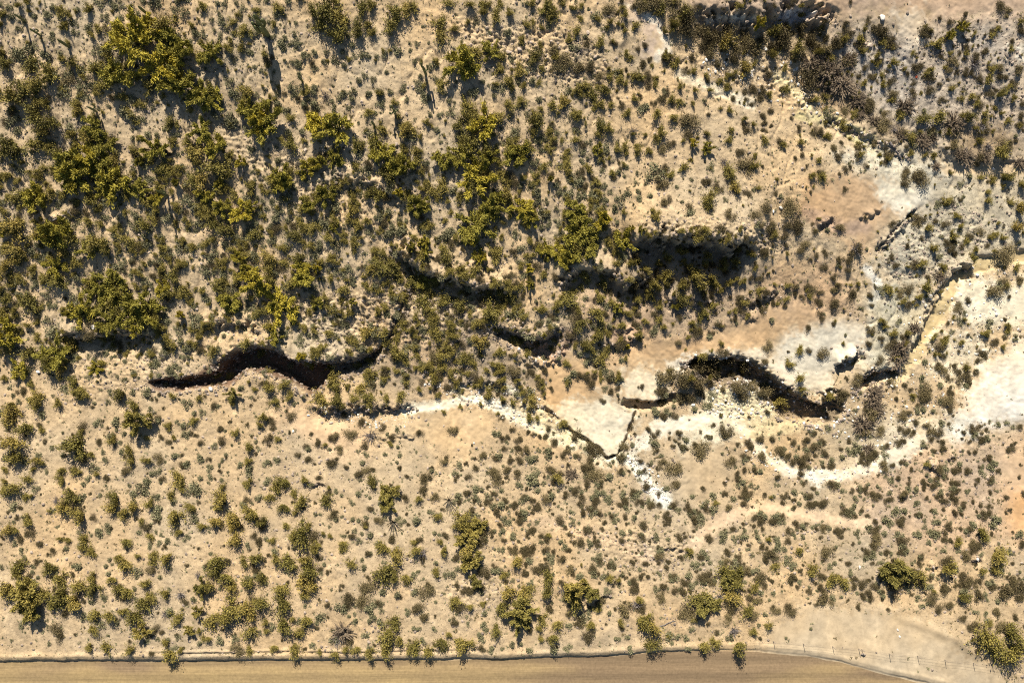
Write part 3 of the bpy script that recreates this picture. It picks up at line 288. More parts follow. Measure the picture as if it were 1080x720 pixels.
far = np.maximum(np.maximum(-60 - X, X - 1140), np.maximum(-40 - Y, Y - 760)); Z -= np.clip(far, 0, None) * 0.004

IX0 = len(grow); ZI = Z[IX0:IX0 + len(inner_y), IX0:IX0 + len(inner_x)]
def ground(x, y):                               # plan px -> height
    x = np.asarray(x, float); y = np.asarray(y, float)
    return bil(Z, 0, 1, 0, 1, np.interp(x, gx, np.arange(NX)), np.interp(y, gy, np.arange(NY)))
def at(u, v, up=0.0):                           # where a thing seen at (u, v) with its middle `up` metres above ground stands
    x, y = float(u), float(v)
    for _ in range(6):
        z = float(ground(x, y)); kk = 1 - (z + up) / HC; x = 540 + (u - 540) * kk; y = 360 + (v - 360) * kk
    return (x - 540) * S, (360 - y) * S, float(ground(x, y)), x, y

# ------------------------------------------------------------------ earth colours, with shade painted into the gully floors
C = np.empty(Z.shape + (3,))
tn = sstep(330, 440, Y + NZ2 * 30)[..., None]
C[:] = np.array((.54, .412, .275)) * (1 - tn) + np.array((.485, .365, .240)) * tn
def paint(kind, pts, col, soft=8, w=6, k=1.0, rag=6):
    q = g2w(pts); b = box(q, soft + w + rag + 6); x, y = X[b], Y[b]
    rg = rag if kind == 'p' else rag * .45; n = NZ1[b] * rg * 0.9 + NZ2[b] * rg * 1.0 + NZ3[b] * rg * .8; n = n * (1.6 if kind == 'p' and soft >= 5 else 1); soft = soft * (1.7 if kind == 'p' and soft >= 5 else 1)
    if kind == 'p': m = sstep(-soft, soft * .6, poly_sd(q, x, y) + n)
    else: m = 1 - sstep(w * .4, w + soft * .5, seg_dist(q, x, y, False)[0] + n)
    m = (m * k)[..., None]; C[b] = C[b] * (1 - m) + np.array(col) * m
paint('p', [(580, 30), (860, 60), (870, 200), (800, 245), (620, 230), (560, 150)], (.51, .39, .262), 30)
paint('p', [(880, 30), (1090, 15), (1090, 160), (1000, 150), (930, 120), (890, 70)], (.455, .385, .325), 18)
paint('p', [(840, -40), (1100, -40), (1100, 14), (1000, 18), (950, 12), (900, 16), (850, 14)], (.50, .37, .28), 8)
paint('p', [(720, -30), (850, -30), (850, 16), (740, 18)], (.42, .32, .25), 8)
paint('p', [(940, 12), (975, 14), (970, 44), (955, 48)], (.56, .48, .40), 6)
paint('p', [(1062, 50), (1090, 48), (1090, 66), (1068, 68)], (.66, .60, .52), 4)
paint('p', [(668, 10), (690, 22), (700, 48), (690, 60), (672, 60), (682, 42)], (.58, .45, .36), 5)
paint('l', [(660, 4), (676, 14), (694, 24), (704, 44), (704, 54), (694, 60)], (.74, .65, .55), 4, 3)
paint('l', [(716, 78), (742, 90), (768, 100), (792, 108)], (.68, .60, .48), 7, 5, .9)
paint('l', [(745, 22), (770, 19), (796, 20)], (.74, .66, .56), 3, 2)
paint('l', [(825, 18), (842, 14), (860, 18)], (.62, .56, .55), 5, 4)
paint('l', [(845, 122), (880, 126), (915, 150), (950, 172)], (.56, .49, .29), 8, 6)
paint('l', [(822, 80), (845, 100), (855, 118)], (.58, .50, .34), 8, 6)
paint('p', [(858, 196), (900, 183), (940, 190), (960, 212), (935, 235), (912, 262), (880, 244), (850, 222)], (.52, .35, .215), 10)
paint('l', [(850, 222), (880, 240), (912, 240)], (.45, .31, .22), 8, 6)
paint('p', [(928, 196), (975, 186), (996, 206), (965, 222), (940, 216)], (.63, .56, .46), 8)
paint('p', [(930, 150), (1000, 180), (990, 196), (930, 188), (885, 165)], (.58, .51, .40), 10)
paint('p', [(985, 195), (1090, 190), (1090, 262), (1012, 282), (960, 292), (925, 282), (948, 248), (972, 224)], (.50, .425, .32), 10)
paint('l', [(1000, 180), (1040, 178), (1090, 180)], (.58, .44, .29), 6, 6)
paint('l', [(912, 282), (926, 300), (920, 322)], (.70, .64, .56), 5, 4)
paint('p', [(912, 320), (960, 300), (985, 310), (965, 360), (930, 390), (910, 385), (915, 345)], (.52, .46, .35), 10)
paint('l', [(1090, 268), (1035, 278), (1012, 292), (992, 330), (972, 365), (957, 385), (942, 404)], (.53, .42, .25), 5, 6)
paint('p', [(1008, 302), (1090, 300), (1090, 340), (1040, 346), (1012, 336), (1000, 322)], (.66, .60, .49), 10)
paint('p', [(995, 350), (1030, 356), (1042, 375), (1010, 402), (984, 386)], (.62, .55, .44), 9)
paint('p', [(1038, 380), (1090, 360), (1100, 442), (1050, 446), (1012, 442), (1024, 416)], (.71, .64, .56), 9)
paint('p', [(992, 442), (1016, 438), (1026, 456), (1004, 468), (990, 458)], (.70, .67, .61), 6)
paint('p', [(926, 440), (1000, 440), (992, 470), (960, 490), (922, 500), (896, 496)], (.64, .54, .41), 10)
paint('p', [(1052, 468), (1100, 448), (1100, 600), (1062, 560)], (.58, .395, .25), 12)
paint('p', [(1058, 525), (1080, 520), (1090, 560), (1056, 552)], (.60, .355, .18), 8, 6, .95)
paint('p', [(960, 470), (1050, 480), (1055, 560), (1000, 580), (920, 560), (910, 510)], (.50, .36, .25), 14)
paint('p', [(828, 346), (880, 334), (918, 342), (912, 372), (884, 386), (874, 414), (850, 416), (824, 402), (808, 386), (818, 364)], (.63, .555, .45), 7)
paint('p', [(640, 376), (660, 358), (720, 362), (760, 346), (830, 312), (866, 330), (830, 350), (806, 368), (750, 374), (702, 384), (660, 402)], (.53, .36, .215), 8)
paint('p', [(790, 295), (880, 280), (900, 330), (860, 335), (820, 320)], (.48, .335, .22), 14)
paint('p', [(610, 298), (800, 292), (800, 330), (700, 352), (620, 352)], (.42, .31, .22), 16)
paint('p', [(660, 255), (790, 262), (790, 300), (670, 300)], (.35, .28, .21), 10)  # darker ground along the foot of the tall bank
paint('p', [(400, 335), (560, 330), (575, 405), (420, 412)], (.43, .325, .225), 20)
paint('p', [(700, 380), (726, 374), (735, 373), (724, 388), (706, 405)], (.68, .61, .52), 3)
paint('p', [(736, 372), (810, 366), (806, 384), (776, 374), (750, 376)], (.60, .51, .40), 4)
paint('p', [(575, 372), (602, 370), (626, 394), (642, 418), (608, 434), (576, 426)], (.55, .375, .22), 6)
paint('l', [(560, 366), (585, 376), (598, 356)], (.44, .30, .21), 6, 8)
paint('p', [(602, 426), (640, 414), (668, 434), (665, 450), (650, 478), (636, 482), (602, 452), (588, 438)], (.61, .535, .42), 5)
paint('p', [(650, 376), (700, 380), (706, 404), (690, 420), (660, 422), (645, 405)], (.55, .395, .25), 7)
paint('p', [(655, 396), (698, 396), (696, 418), (664, 422)], (.63, .56, .45), 7)
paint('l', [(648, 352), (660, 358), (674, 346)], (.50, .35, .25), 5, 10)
paint('p', [(428, 440), (500, 424), (522, 440), (515, 470), (490, 482), (440, 472)], (.56, .405, .25), 12)
paint('p', [(300, 432), (370, 450), (385, 480), (330, 465), (296, 445)], (.58, .42, .28), 8)
paint('l', [(475, 412), (500, 405), (535, 408), (558, 422)], (.70, .61, .46), 4, 3)
paint('l', [(428, 432), (470, 426), (500, 421), (520, 426), (545, 440), (575, 455), (602, 470)], (.73, .65, .52), 5, 6)
paint('p', [(540, 426), (580, 436), (620, 466), (626, 480), (596, 462), (556, 440)], (.62, .54, .38), 5)
paint('l', [(664, 484), (678, 500), (690, 516), (700, 528)], (.74, .67, .56), 6, 7)
paint('l', [(672, 470), (690, 452), (740, 442), (770, 436), (790, 456), (806, 482), (830, 495), (860, 503), (900, 500), (930, 488)], (.74, .65, .53), 5, 6.5)
paint('p', [(735, 440), (775, 432), (795, 452), (760, 462), (720, 470)], (.66, .58, .44), 8)
paint('p', [(745, 410), (790, 398), (830, 425), (815, 444), (770, 442), (745, 432)], (.60, .53, .38), 6)
paint('p', [(785, 435), (830, 445), (850, 450), (840, 456), (800, 456)], (.58, .49, .33), 5)
paint('l', [(560, 545), (600, 555), (650, 570), (692, 592)], (.60, .44, .30), 8, 6, .7)
paint('l', [(725, 580), (760, 548), (800, 533), (850, 543), (915, 552)], (.62, .455, .31), 6, 6)
paint('p', [(848, 66), (880, 60), (900, 96), (932, 128), (960, 150), (928, 146), (890, 118)], (.28, .21, .145), 7)
paint('p', [(1000, 128), (1060, 140), (1090, 158), (1010, 166)], (.36, .28, .20), 8)
paint('p', [(855, 440), (930, 440), (930, 475), (880, 480), (855, 460)], (.48, .38, .26), 10)
paint('p', [(804, 692), (816, 660), (850, 641), (940, 645), (992, 662), (1036, 696), (1100, 740), (850, 740)], (.49, .385, .27), 5)
paint('l', [(945, 652), (980, 664), (1010, 678), (1034, 694)], (.40, .31, .21), 5, 4, .6)
paint('l', [(672, 472), (690, 454), (740, 442), (770, 436), (790, 456), (806, 482), (830, 496), (860, 503), (900, 500), (930, 488), (960, 470), (985, 455)], (.71, .625, .505), 8, 5.5, .85, 14)
paint('l', [(1090, 268), (1035, 278), (1012, 292), (992, 330), (972, 365), (957, 385), (942, 404)], (.54, .425, .25), 4, 6)
# gully floors: brown earth darkened with painted shade, paler at the long gully's east end
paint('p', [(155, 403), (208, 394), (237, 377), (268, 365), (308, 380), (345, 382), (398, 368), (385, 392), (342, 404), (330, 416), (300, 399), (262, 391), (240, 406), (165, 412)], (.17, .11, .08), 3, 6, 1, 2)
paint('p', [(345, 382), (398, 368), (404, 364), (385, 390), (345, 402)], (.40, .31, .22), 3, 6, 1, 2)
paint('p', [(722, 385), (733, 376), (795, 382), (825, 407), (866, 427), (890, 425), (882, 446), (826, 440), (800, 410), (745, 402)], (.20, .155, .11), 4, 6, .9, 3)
lum = C.mean(-1, keepdims=True); C *= np.where(lum > .5, .93, .87 + .06 * sstep(.38, .5, lum)) * np.array((.985, .97, .87)); NZ4 = fbm(X, Y, 61, 5.5, 3)
C *= (1 + 0.12 * NZ2 + 0.08 * NZ1 + .10 * NZ4 - .10 * sstep(.25, .6, fbm(X, Y, 67, 12, 4)))[..., None]
C *= 1 + (sstep(.42, .55, C.mean(-1)) * (.22 * fbm(X * .8, Y * 1.4, 97, 16, 4) + .10 * fbm(X, Y, 99, 4, 3)))[..., None]
rl2 = np.abs(fbm(X, Y * .42, 59, 30, 4)); rl3 = np.abs(fbm(X, Y * .6, 63, 14, 3))
C *= (1 + .13 * np.exp(-(rl2 / .05) ** 2) - .09 * np.exp(-(rl3 / .05) ** 2))[..., None]
hue = fbm(X, Y, 87, 70, 3)[..., None]; C *= 1 + hue * np.array((.10, .02, -.10))
C *= (1 + np.stack([0.03 * NZ2, 0 * NZ2, -0.05 * NZ2], -1))

# ------------------------------------------------------------------ materials
def nt(name):
    m = bpy.data.materials.new(name); m.use_nodes = True; n = m.node_tree.nodes; l = m.node_tree.links
    bs = n["Principled BSDF"]; bs.inputs["Roughness"].default_value = .9; bs.inputs["Specular IOR Level"].default_value = .15
    return m, n, l, bs
def mixrgb(n, l, typ, fac, a, b):
    x = n.new("ShaderNodeMix"); x.data_type = 'RGBA'; x.blend_type = typ; x.clamp_factor = True
    for sock, val in ((x.inputs[0], fac), (x.inputs[6], a), (x.inputs[7], b)):
        if hasattr(val, "is_linked") or hasattr(val, "links"): l.new(val, sock)
        elif isinstance(val, (int, float)): sock.default_value = val
        else: sock.default_value = (*val, 1)
    return x.outputs[2]
def ramp(n, l, src, pts):
    r = n.new("ShaderNodeValToRGB"); e = r.color_ramp.elements
    while len(e) < len(pts): e.new(.5)
    for i, (p, c) in enumerate(pts): e[i].position = p; e[i].color = (c, c, c, 1)
    l.new(src, r.inputs[0]); return r.outputs[0]
def noise(n, l, co, scale, det=3, rgh=.6):
    t = n.new("ShaderNodeTexNoise"); t.inputs["Scale"].default_value = scale; t.inputs["Detail"].default_value = det; t.inputs["Roughness"].default_value = rgh
    if co is not None: l.new(co, t.inputs["Vector"])
    return t.outputs["Fac"]
def soil_material():
    m, n, l, bs = nt("desert_soil")
    at_ = n.new("ShaderNodeAttribute"); at_.attribute_name = "soil"
    sm = n.new("ShaderNodeAttribute"); sm.attribute_name = "swept"
    tc = n.new("ShaderNodeTexCoord").outputs["Object"]
    c = at_.outputs["Color"]
    c = mixrgb(n, l, 'MULTIPLY', 1.0, c, ramp(n, l, noise(n, l, tc, .9, 5, .7), [(.25, .78), (.5, 1.0), (.75, 1.16)]))
    inv = n.new("ShaderNodeMath"); inv.operation = 'MULTIPLY_ADD'; l.new(sm.outputs["Fac"], inv.inputs[0]); inv.inputs[1].default_value = -.7; inv.inputs[2].default_value = .85
    g = mixrgb(n, l, 'MULTIPLY', inv.outputs[0], c, ramp(n, l, noise(n, l, tc, 4.2, 5, .85), [(.30, .38), (.43, .90), (.58, 1.06), (.72, 1.32)]))
    v = n.new("ShaderNodeTexVoronoi"); v.inputs["Scale"].default_value = 4.2; l.new(tc, v.inputs["Vector"])
    sep = n.new("ShaderNodeSeparateColor"); l.new(v.outputs["Color"], sep.inputs[0])
    stone = n.new("ShaderNodeMath"); stone.operation = 'LESS_THAN'; l.new(v.outputs["Distance"], stone.inputs[0]); stone.inputs[1].default_value = .26
    few = n.new("ShaderNodeMath"); few.operation = 'GREATER_THAN'; l.new(sep.outputs[0], few.inputs[0]); few.inputs[1].default_value = .62
    mm = n.new("ShaderNodeMath"); mm.operation = 'MULTIPLY'; l.new(stone.outputs[0], mm.inputs[0]); l.new(few.outputs[0], mm.inputs[1])
    m2 = n.new("ShaderNodeMath"); m2.operation = 'MULTIPLY'; l.new(mm.outputs[0], m2.inputs[0]); l.new(inv.outputs[0], m2.inputs[1])
    stone_c = mixrgb(n, l, 'MULTIPLY', 1.0, g, ramp(n, l, sep.outputs[1], [(.0, .40), (.55, .8), (1.0, 1.4)]))
    g = mixrgb(n, l, 'MIX', m2.outputs[0], g, stone_c)
    l.new(g, bs.inputs["Base Color"])
    bp = n.new("ShaderNodeBump"); bp.inputs["Strength"].default_value = .5; bp.inputs["Distance"].default_value = .12
    add = n.new("ShaderNodeMath"); add.operation = 'MULTIPLY_ADD'; l.new(m2.outputs[0], add.inputs[0]); add.inputs[1].default_value = .5
    nb = n.new("ShaderNodeMath"); nb.operation = 'MULTIPLY'; l.new(noise(n, l, tc, 5.5, 6, .75), nb.inputs[0]); l.new(inv.outputs[0], nb.inputs[1])
    l.new(nb.outputs[0], add.inputs[2]); l.new(add.outputs[0], bp.inputs["Height"]); l.new(bp.outputs[0], bs.inputs["Normal"])
    bs.inputs["Roughness"].default_value = 1; bs.inputs["Specular IOR Level"].default_value = .05
    return m
def mesh_np(name, V, F, mats, fmat=None, smooth=False):
    me = bpy.data.meshes.new(name); V = np.asarray(V, np.float32); F = np.asarray(F, np.int32); k = F.shape[1]
    me.vertices.add(len(V)); me.vertices.foreach_set("co", V.ravel())
    me.loops.add(F.size); me.loops.foreach_set("vertex_index", F.ravel())
    me.polygons.add(len(F)); me.polygons.foreach_set("loop_start", np.arange(0, F.size, k, dtype=np.int32))
    for m in mats: me.materials.append(m)
    if fmat is not None: me.polygons.foreach_set("material_index", np.asarray(fmat, np.int32))
    me.update(calc_edges=True)
    me.polygons.foreach_set("use_smooth", np.full(len(F), smooth)); me.validate()
    return me
def link(name, data, parent=None, **props):
    o = bpy.data.objects.new(name, data); COL.objects.link(o)
    if parent is not None: o.parent = parent
    for a, b_ in props.items(): o[a] = b_
    return o
def grid_faces(nx, ny):
    i = np.arange(ny - 1)[:, None] * nx + np.arange(nx - 1)[None]
    return np.stack([i, i + nx, i + nx + 1, i + 1], -1).reshape(-1, 4)
V = np.stack([(X - 540) * S, (360 - Y) * S, Z], -1).reshape(-1, 3)
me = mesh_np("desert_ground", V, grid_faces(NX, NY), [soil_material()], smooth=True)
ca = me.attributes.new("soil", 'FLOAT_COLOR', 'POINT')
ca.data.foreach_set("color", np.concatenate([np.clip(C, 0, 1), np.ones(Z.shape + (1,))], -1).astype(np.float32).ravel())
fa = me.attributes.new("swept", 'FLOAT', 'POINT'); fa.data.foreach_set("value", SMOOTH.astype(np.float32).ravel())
link("desert_ground", me, kind="structure")

# ------------------------------------------------------------------ dirt road
def road_material():
    m, n, l, bs = nt("road_dirt")
    tc = n.new("ShaderNodeTexCoord").outputs["Object"]
    mp = n.new("ShaderNodeMapping"); l.new(tc, mp.inputs["Vector"]); mp.inputs["Scale"].default_value = (.05, 1.6, 1)
    mp2 = n.new("ShaderNodeMapping"); l.new(tc, mp2.inputs["Vector"]); mp2.inputs["Scale"].default_value = (.035, .10, 1)
    big = n.new("ShaderNodeAttribute"); big.attribute_name = "wear"
    base = mixrgb(n, l, 'MIX', big.outputs["Fac"], (.37, .262, .120), (.225, .156, .088))
    c = mixrgb(n, l, 'MULTIPLY', 1, base, ramp(n, l, noise(n, l, mp.outputs[0], 2.2, 5, .65), [(.3, .84), (.5, 1), (.7, 1.12)]))
    c = mixrgb(n, l, 'MULTIPLY', 1, c, ramp(n, l, noise(n, l, tc, 3.0, 4, .7), [(.3, .78), (.7, 1.12)]))
    l.new(c, bs.inputs["Base Color"])
    bp = n.new("ShaderNodeBump"); bp.inputs["Strength"].default_value = .5; bp.inputs["Distance"].default_value = .05
    l.new(noise(n, l, mp.outputs[0], 2.5, 4, .6), bp.inputs["Height"]); l.new(bp.outputs[0], bs.inputs["Normal"])
    return m
rx = np.concatenate([-grow[::-1][:30] * 1 - 40, np.arange(-40, 1121, 4.0), 1120 + grow[:26]])
prof = np.concatenate([[2.2, 3.0], np.arange(4, 75, 2.0)])
RX = np.repeat(rx[None], len(prof), 0); e = np.interp(rx, road_q[:, 0], road_q[:, 1])
jit = fbm(rx, rx * 0, 91, 14, 2) * 1.2
RY = e[None] + prof[:, None] + jit[None] * (prof[:, None] < 3.5)
def groundfull(x, y):
    fx = np.interp(x, gx, np.arange(NX)); fy = np.interp(y, gy, np.arange(NY))
    return bil(Z, 0, 1, 0, 1, fx, fy)
RZ = groundfull(RX, RY) + 0.03
me = mesh_np("dirt_road", np.stack([(RX - 540) * S, (360 - RY) * S, RZ], -1).reshape(-1, 3), grid_faces(len(rx), len(prof)), [road_material()], smooth=True)
wear = 0.25 + 0.9 * np.exp(-((RX - 690) / 130) ** 2) + 0.9 * np.exp(-(((RX - 150) / 22) ** 2 + ((RY - e - 7) / 7) ** 2)) + 0.35 * np.exp(-((prof[:, None] - 5) / 5) ** 2) + 0.5 * fbm(RX, RY * 3, 95, 45, 4) + .25 * (RX > 700)
fa = me.attributes.new("wear", 'FLOAT', 'POINT'); fa.data.foreach_set("value", np.clip(wear, 0, 1).astype(np.float32).ravel())
link("dirt_road", me, kind="structure")
# ------------------------------------------------------------------ plant materials and bodies
def leaf_material(name, c0, c1, var=.25, trans=.0, yellow=None):
    m, n, l, bs = nt(name)
    oi = n.new("ShaderNodeObjectInfo"); geo = n.new("ShaderNodeNewGeometry")
    tc = n.new("ShaderNodeTexCoord").outputs["Object"]
    c = mixrgb(n, l, 'MIX', geo.outputs["Random Per Island"], c0, c1)
    if yellow: c = mixrgb(n, l, 'MIX', ramp(n, l, oi.outputs["Random"], [(.4, 0), (1, .75)]), c, yellow)
    hv = n.new("ShaderNodeHueSaturation"); l.new(c, hv.inputs["Color"])
    mr_ = n.new("ShaderNodeMapRange"); l.new(oi.outputs["Random"], mr_.inputs[0]); mr_.inputs[3].default_value = 1 - var; mr_.inputs[4].default_value = 1 + var
    l.new(mr_.outputs[0], hv.inputs["Value"])
    l.new(hv.outputs[0], bs.inputs["Base Color"]); bs.inputs["Roughness"].default_value = .75
    bs.inputs["Specular IOR Level"].default_value = .2
    return m
M_P = leaf_material("yellow_green_leaf", (.24, .205, .032), (.34, .285, .045), .22, yellow=(.41, .31, .03))
M_P2 = leaf_material('olive_yellow_leaf', (.19, .160, .040), (.27, .225, .055), .25, yellow=(.28, .21, .05))
M_O = leaf_material("olive_leaf", (.185, .152, .036), (.27, .225, .050), .4, yellow=(.26, .18, .045))
M_D = leaf_material("dark_leaf", (.125, .096, .043), (.19, .146, .064), .4)
M_G = leaf_material("grey_leaf", (.175, .162, .082), (.235, .215, .110), .25)
M_W = leaf_material("dry_twig", (.21, .155, .100), (.31, .235, .155), .2)
M_B = leaf_material("dead_twig", (.13, .11, .10), (.25, .215, .19), .2)
M_BARK = leaf_material("bark", (.09, .075, .05), (.15, .12, .08), .1)
M_GB = leaf_material("green_bark", (.13, .12, .04), (.18, .16, .06), .1)

class Geo:
    def __init__(s): s.v = []; s.f = []; s.m = []; s.n = 0
    def add(s, v, f, m): s.v.append(v); s.f.append(f + s.n); s.m.append(np.full(len(f), m)); s.n += len(v)
    def arrays(s): return np.concatenate(s.v), np.concatenate(s.f), np.concatenate(s.m)
def unit(a): return a / (np.linalg.norm(a, axis=-1, keepdims=True) + 1e-9)
def blades(g, P, D, length, width, mat, r):     # slender leaf blades: centre, direction
    n = len(P); D = unit(D); side = unit(np.cross(D, unit(r.normal(size=(n, 3))))); L = (np.asarray(length) * (.6 + .8 * r.random(n)))[:, None]; Wd = (np.asarray(width) * (.6 + .8 * r.random(n)))[:, None]
    v = np.stack([P - D * L / 2, P + side * Wd / 2, P + D * L / 2, P - side * Wd / 2], 1).reshape(-1, 3)
    g.add(v, np.arange(4 * n).reshape(n, 4), mat)
def tube(g, pts, rad, mat, k=5):
    pts = np.array(pts, float); n = len(pts); rad = np.broadcast_to(rad, n)
    V = []
    for i in range(n):
        t = unit(pts[min(i + 1, n - 1)] - pts[max(i - 1, 0)]); a = unit(np.cross(t, [.3, .9, .1])); b_ = np.cross(t, a)
        th = np.arange(k) * 2 * pi / k; V.append(pts[i] + rad[i] * (np.cos(th)[:, None] * a + np.sin(th)[:, None] * b_))
    F = [[i * k + j, i * k + (j + 1) % k, (i + 1) * k + (j + 1) % k, (i + 1) * k + j] for i in range(n - 1) for j in range(k)]
    F += [[(n - 1) * k, (n - 1) * k + 1, (n - 1) * k + 2, (n - 1) * k + 3]]
    g.add(np.concatenate(V), np.array(F), mat)
def lobes(r, n, rmin, rmax):                   # irregular crown outline as a handful of uneven lobes
    a = r.random(n) * 2 * pi; d = np.sqrt(r.random(n)) * .72
    return np.stack([np.cos(a) * d, np.sin(a) * d, np.zeros(n)], 1), rmin + (rmax - rmin) * r.random(n)
def tree_protos(seed):
    r = np.random.default_rng(seed); trunk = Geo(); crown = Geo(); nl = r.integers(8, 12)
    tips = []
    for i in range(nl):
        az = 2 * pi * (i + r.random() * .8) / nl; el = radians(r.uniform(18, 78)); ln = r.uniform(.6, 1.1)
        d = np.array([math.cos(az) * math.cos(el), math.sin(az) * math.cos(el), math.sin(el)])
        p0 = np.array([0, 0, .04]) + np.array([d[0], d[1], 0]) * .05; p1 = p0 + d * ln * .45 + [0, 0, .10]; p2 = p0 + d * ln * .95 + [0, 0, .06 - .12 * r.random()]
        tube(trunk, [p0 - [0, 0, .12], p0 + d * .12, p1, p2], [.055, .045, .028, .010], 0)
        for q in range(r.integers(9, 13)):
            t = r.uniform(.35, 1.05); base = p1 + (p2 - p1) * (t - .35) / .6 if t > .45 else p0 + (p1 - p0) * t / .45
            dd = unit(d * .8 + r.normal(size=3) * .55 + [0, 0, .15]); e = base + dd * r.uniform(.12, .30)
            tips.append((base, e, dd))
    for base, e, dd in tips:
        n = r.integers(34, 50); t = r.random(n)[:, None]; P = base + (e - base) * (t * 1.1) + r.normal(size=(n, 3)) * .055
        blades(crown, P, dd + r.normal(size=(n, 3)) * .42, .19, .042, 0, r)
    return trunk.arrays(), crown.arrays()
def olive_proto(seed):                          # creosote habit: bundles of stems leaning out unevenly, loose sprays of leaves, gaps between
    r = np.random.default_rng(seed); g = Geo(); nb = r.integers(4, 7); baz = np.sort(r.random(nb)) * 2 * pi; bl = r.uniform(.55, 1.2, nb); be = r.uniform(22, 62, nb)
    for i in range(r.integers(32, 44)):
        k = r.integers(nb); az = baz[k] + r.normal() * .34; el = radians(np.clip(be[k] + r.normal() * 16, 8, 88)); ln = bl[k] * r.uniform(.6, 1.05)
        if i % 6 == 0: az = r.random() * 2 * pi; el = radians(r.uniform(50, 88)); ln = r.uniform(.6, .95)
        d = np.array([math.cos(az) * math.cos(el), math.sin(az) * math.cos(el), math.sin(el)]); e = d * ln + [0, 0, .08]
        if i % 2 == 0: tube(g, [np.array([0, 0, -.08]), e * .5 + [0, 0, .06], e * r.uniform(.95, 1.2)], [.022, .016, .007], 1, 4)
        n = r.integers(30, 54); t = r.uniform(.25, 1.05, n)[:, None]; P = e * t + r.normal(size=(n, 3)) * (.03 + .085 * t)
        P[:, 2] = np.abs(P[:, 2]); blades(g, P, d + r.normal(size=(n, 3)) * .6, .125, .055, 0, r)
    return g.arrays()
def dome_proto(seed, n, size, hgt, nl, ragged):  # dense rounded shrub with uneven lobes, filled with leaves through its depth
    r = np.random.default_rng(seed); g = Geo(); cen, cr = lobes(r, nl, .38, .62)
    tube(g, [[0, 0, -.1], [.02, 0, .2], [.05, .03, .45]], [.05, .04, .02], 1, 5)
    k = r.integers(0, nl, n); u = unit(r.normal(size=(n, 3))); u[:, 2] = np.abs(u[:, 2]); rad = cr[k] * (r.random(n) ** .42) * (1 + ragged * r.normal(size=n) * .2)
    P = cen[k] * .85 + u * rad[:, None]; P[:, 2] = P[:, 2] * hgt * 1.4 + .03
    blades(g, P, u + r.normal(size=(n, 3)) * .8, size, size * .5, 0, r)
    return g.arrays()
def twig_proto(seed, n, flat, leafy):
    r = np.random.default_rng(seed); g = Geo()
    for i in range(n):
        az = r.random() * 2 * pi; el = radians(r.uniform(12, 80)); ln = r.uniform(.5, 1.1)
        d = np.array([math.cos(az) * math.cos(el), math.sin(az) * math.cos(el), math.sin(el) * flat]); b0 = np.array([*(r.normal(size=2) * .12), -.03])
        e = b0 + d * ln; tube(g, [b0, b0 + d * ln * .5 + [0, 0, .05], e], [.014, .010, .004], 0, 4)
        m = leafy; t = r.uniform(.3, 1, m)[:, None]; blades(g, b0 + (e - b0) * t, d + r.normal(size=(m, 3)) * .5, .20, .030, 0, r)
    return g.arrays()
def make_meshes(name, protos, mats): return [mesh_np(name, v, f, mats, fm) for v, f, fm in protos]
TREES = [tree_protos(100 + i) for i in range(7)]
TRUNK = make_meshes("trunk", [t[0] for t in TREES], [M_GB]); CROWN = make_meshes("crown", [t[1] for t in TREES], [M_P]); CROWN2 = make_meshes("crown", [t[1] for t in TREES], [M_P2])
PROTO = {'O': [olive_proto(200 + i) for i in range(12)], 'D': [dome_proto(300 + i, 1700, .105, .95, 5, 1.0) for i in range(9)],
         'G': [dome_proto(400 + i, 420, .20, .75, 3, .8) for i in range(8)], 'B': [twig_proto(500 + i, 46, .8, 7) for i in range(3)], 'W': [twig_proto(600 + i, 110, .6, 40) for i in range(4)]}
MATS = {'O': [M_O, M_BARK], 'D': [M_D, M_BARK], 'G': [M_G, M_BARK], 'B': [M_B], 'W': [M_W]}
NAME = {'P': 'desert_tree', 'O': 'olive_shrub', 'D': 'dark_shrub', 'G': 'grey_shrub', 'B': 'dead_shrub', 'W': 'dry_thicket'}
CAT = {'P': 'desert tree', 'O': 'olive shrub', 'D': 'dark shrub', 'G': 'grey shrub', 'B': 'dead shrub', 'W': 'dry thicket'}
GROUP = {'P': 'yellow-green trees of the slopes', 'O': 'olive shrubs of the slopes', 'D': 'dark dense shrubs', 'G': 'small grey-green shrubs', 'B': 'bare dead shrubs', 'W': 'brown dry thickets in the washes'}
PM = {k_: make_meshes(NAME[k_], PROTO[k_], MATS[k_]) for k_ in PROTO}
HGT = {'P': 1.15, 'O': .95, 'D': .85, 'G': .7, 'B': .8, 'W': .6}

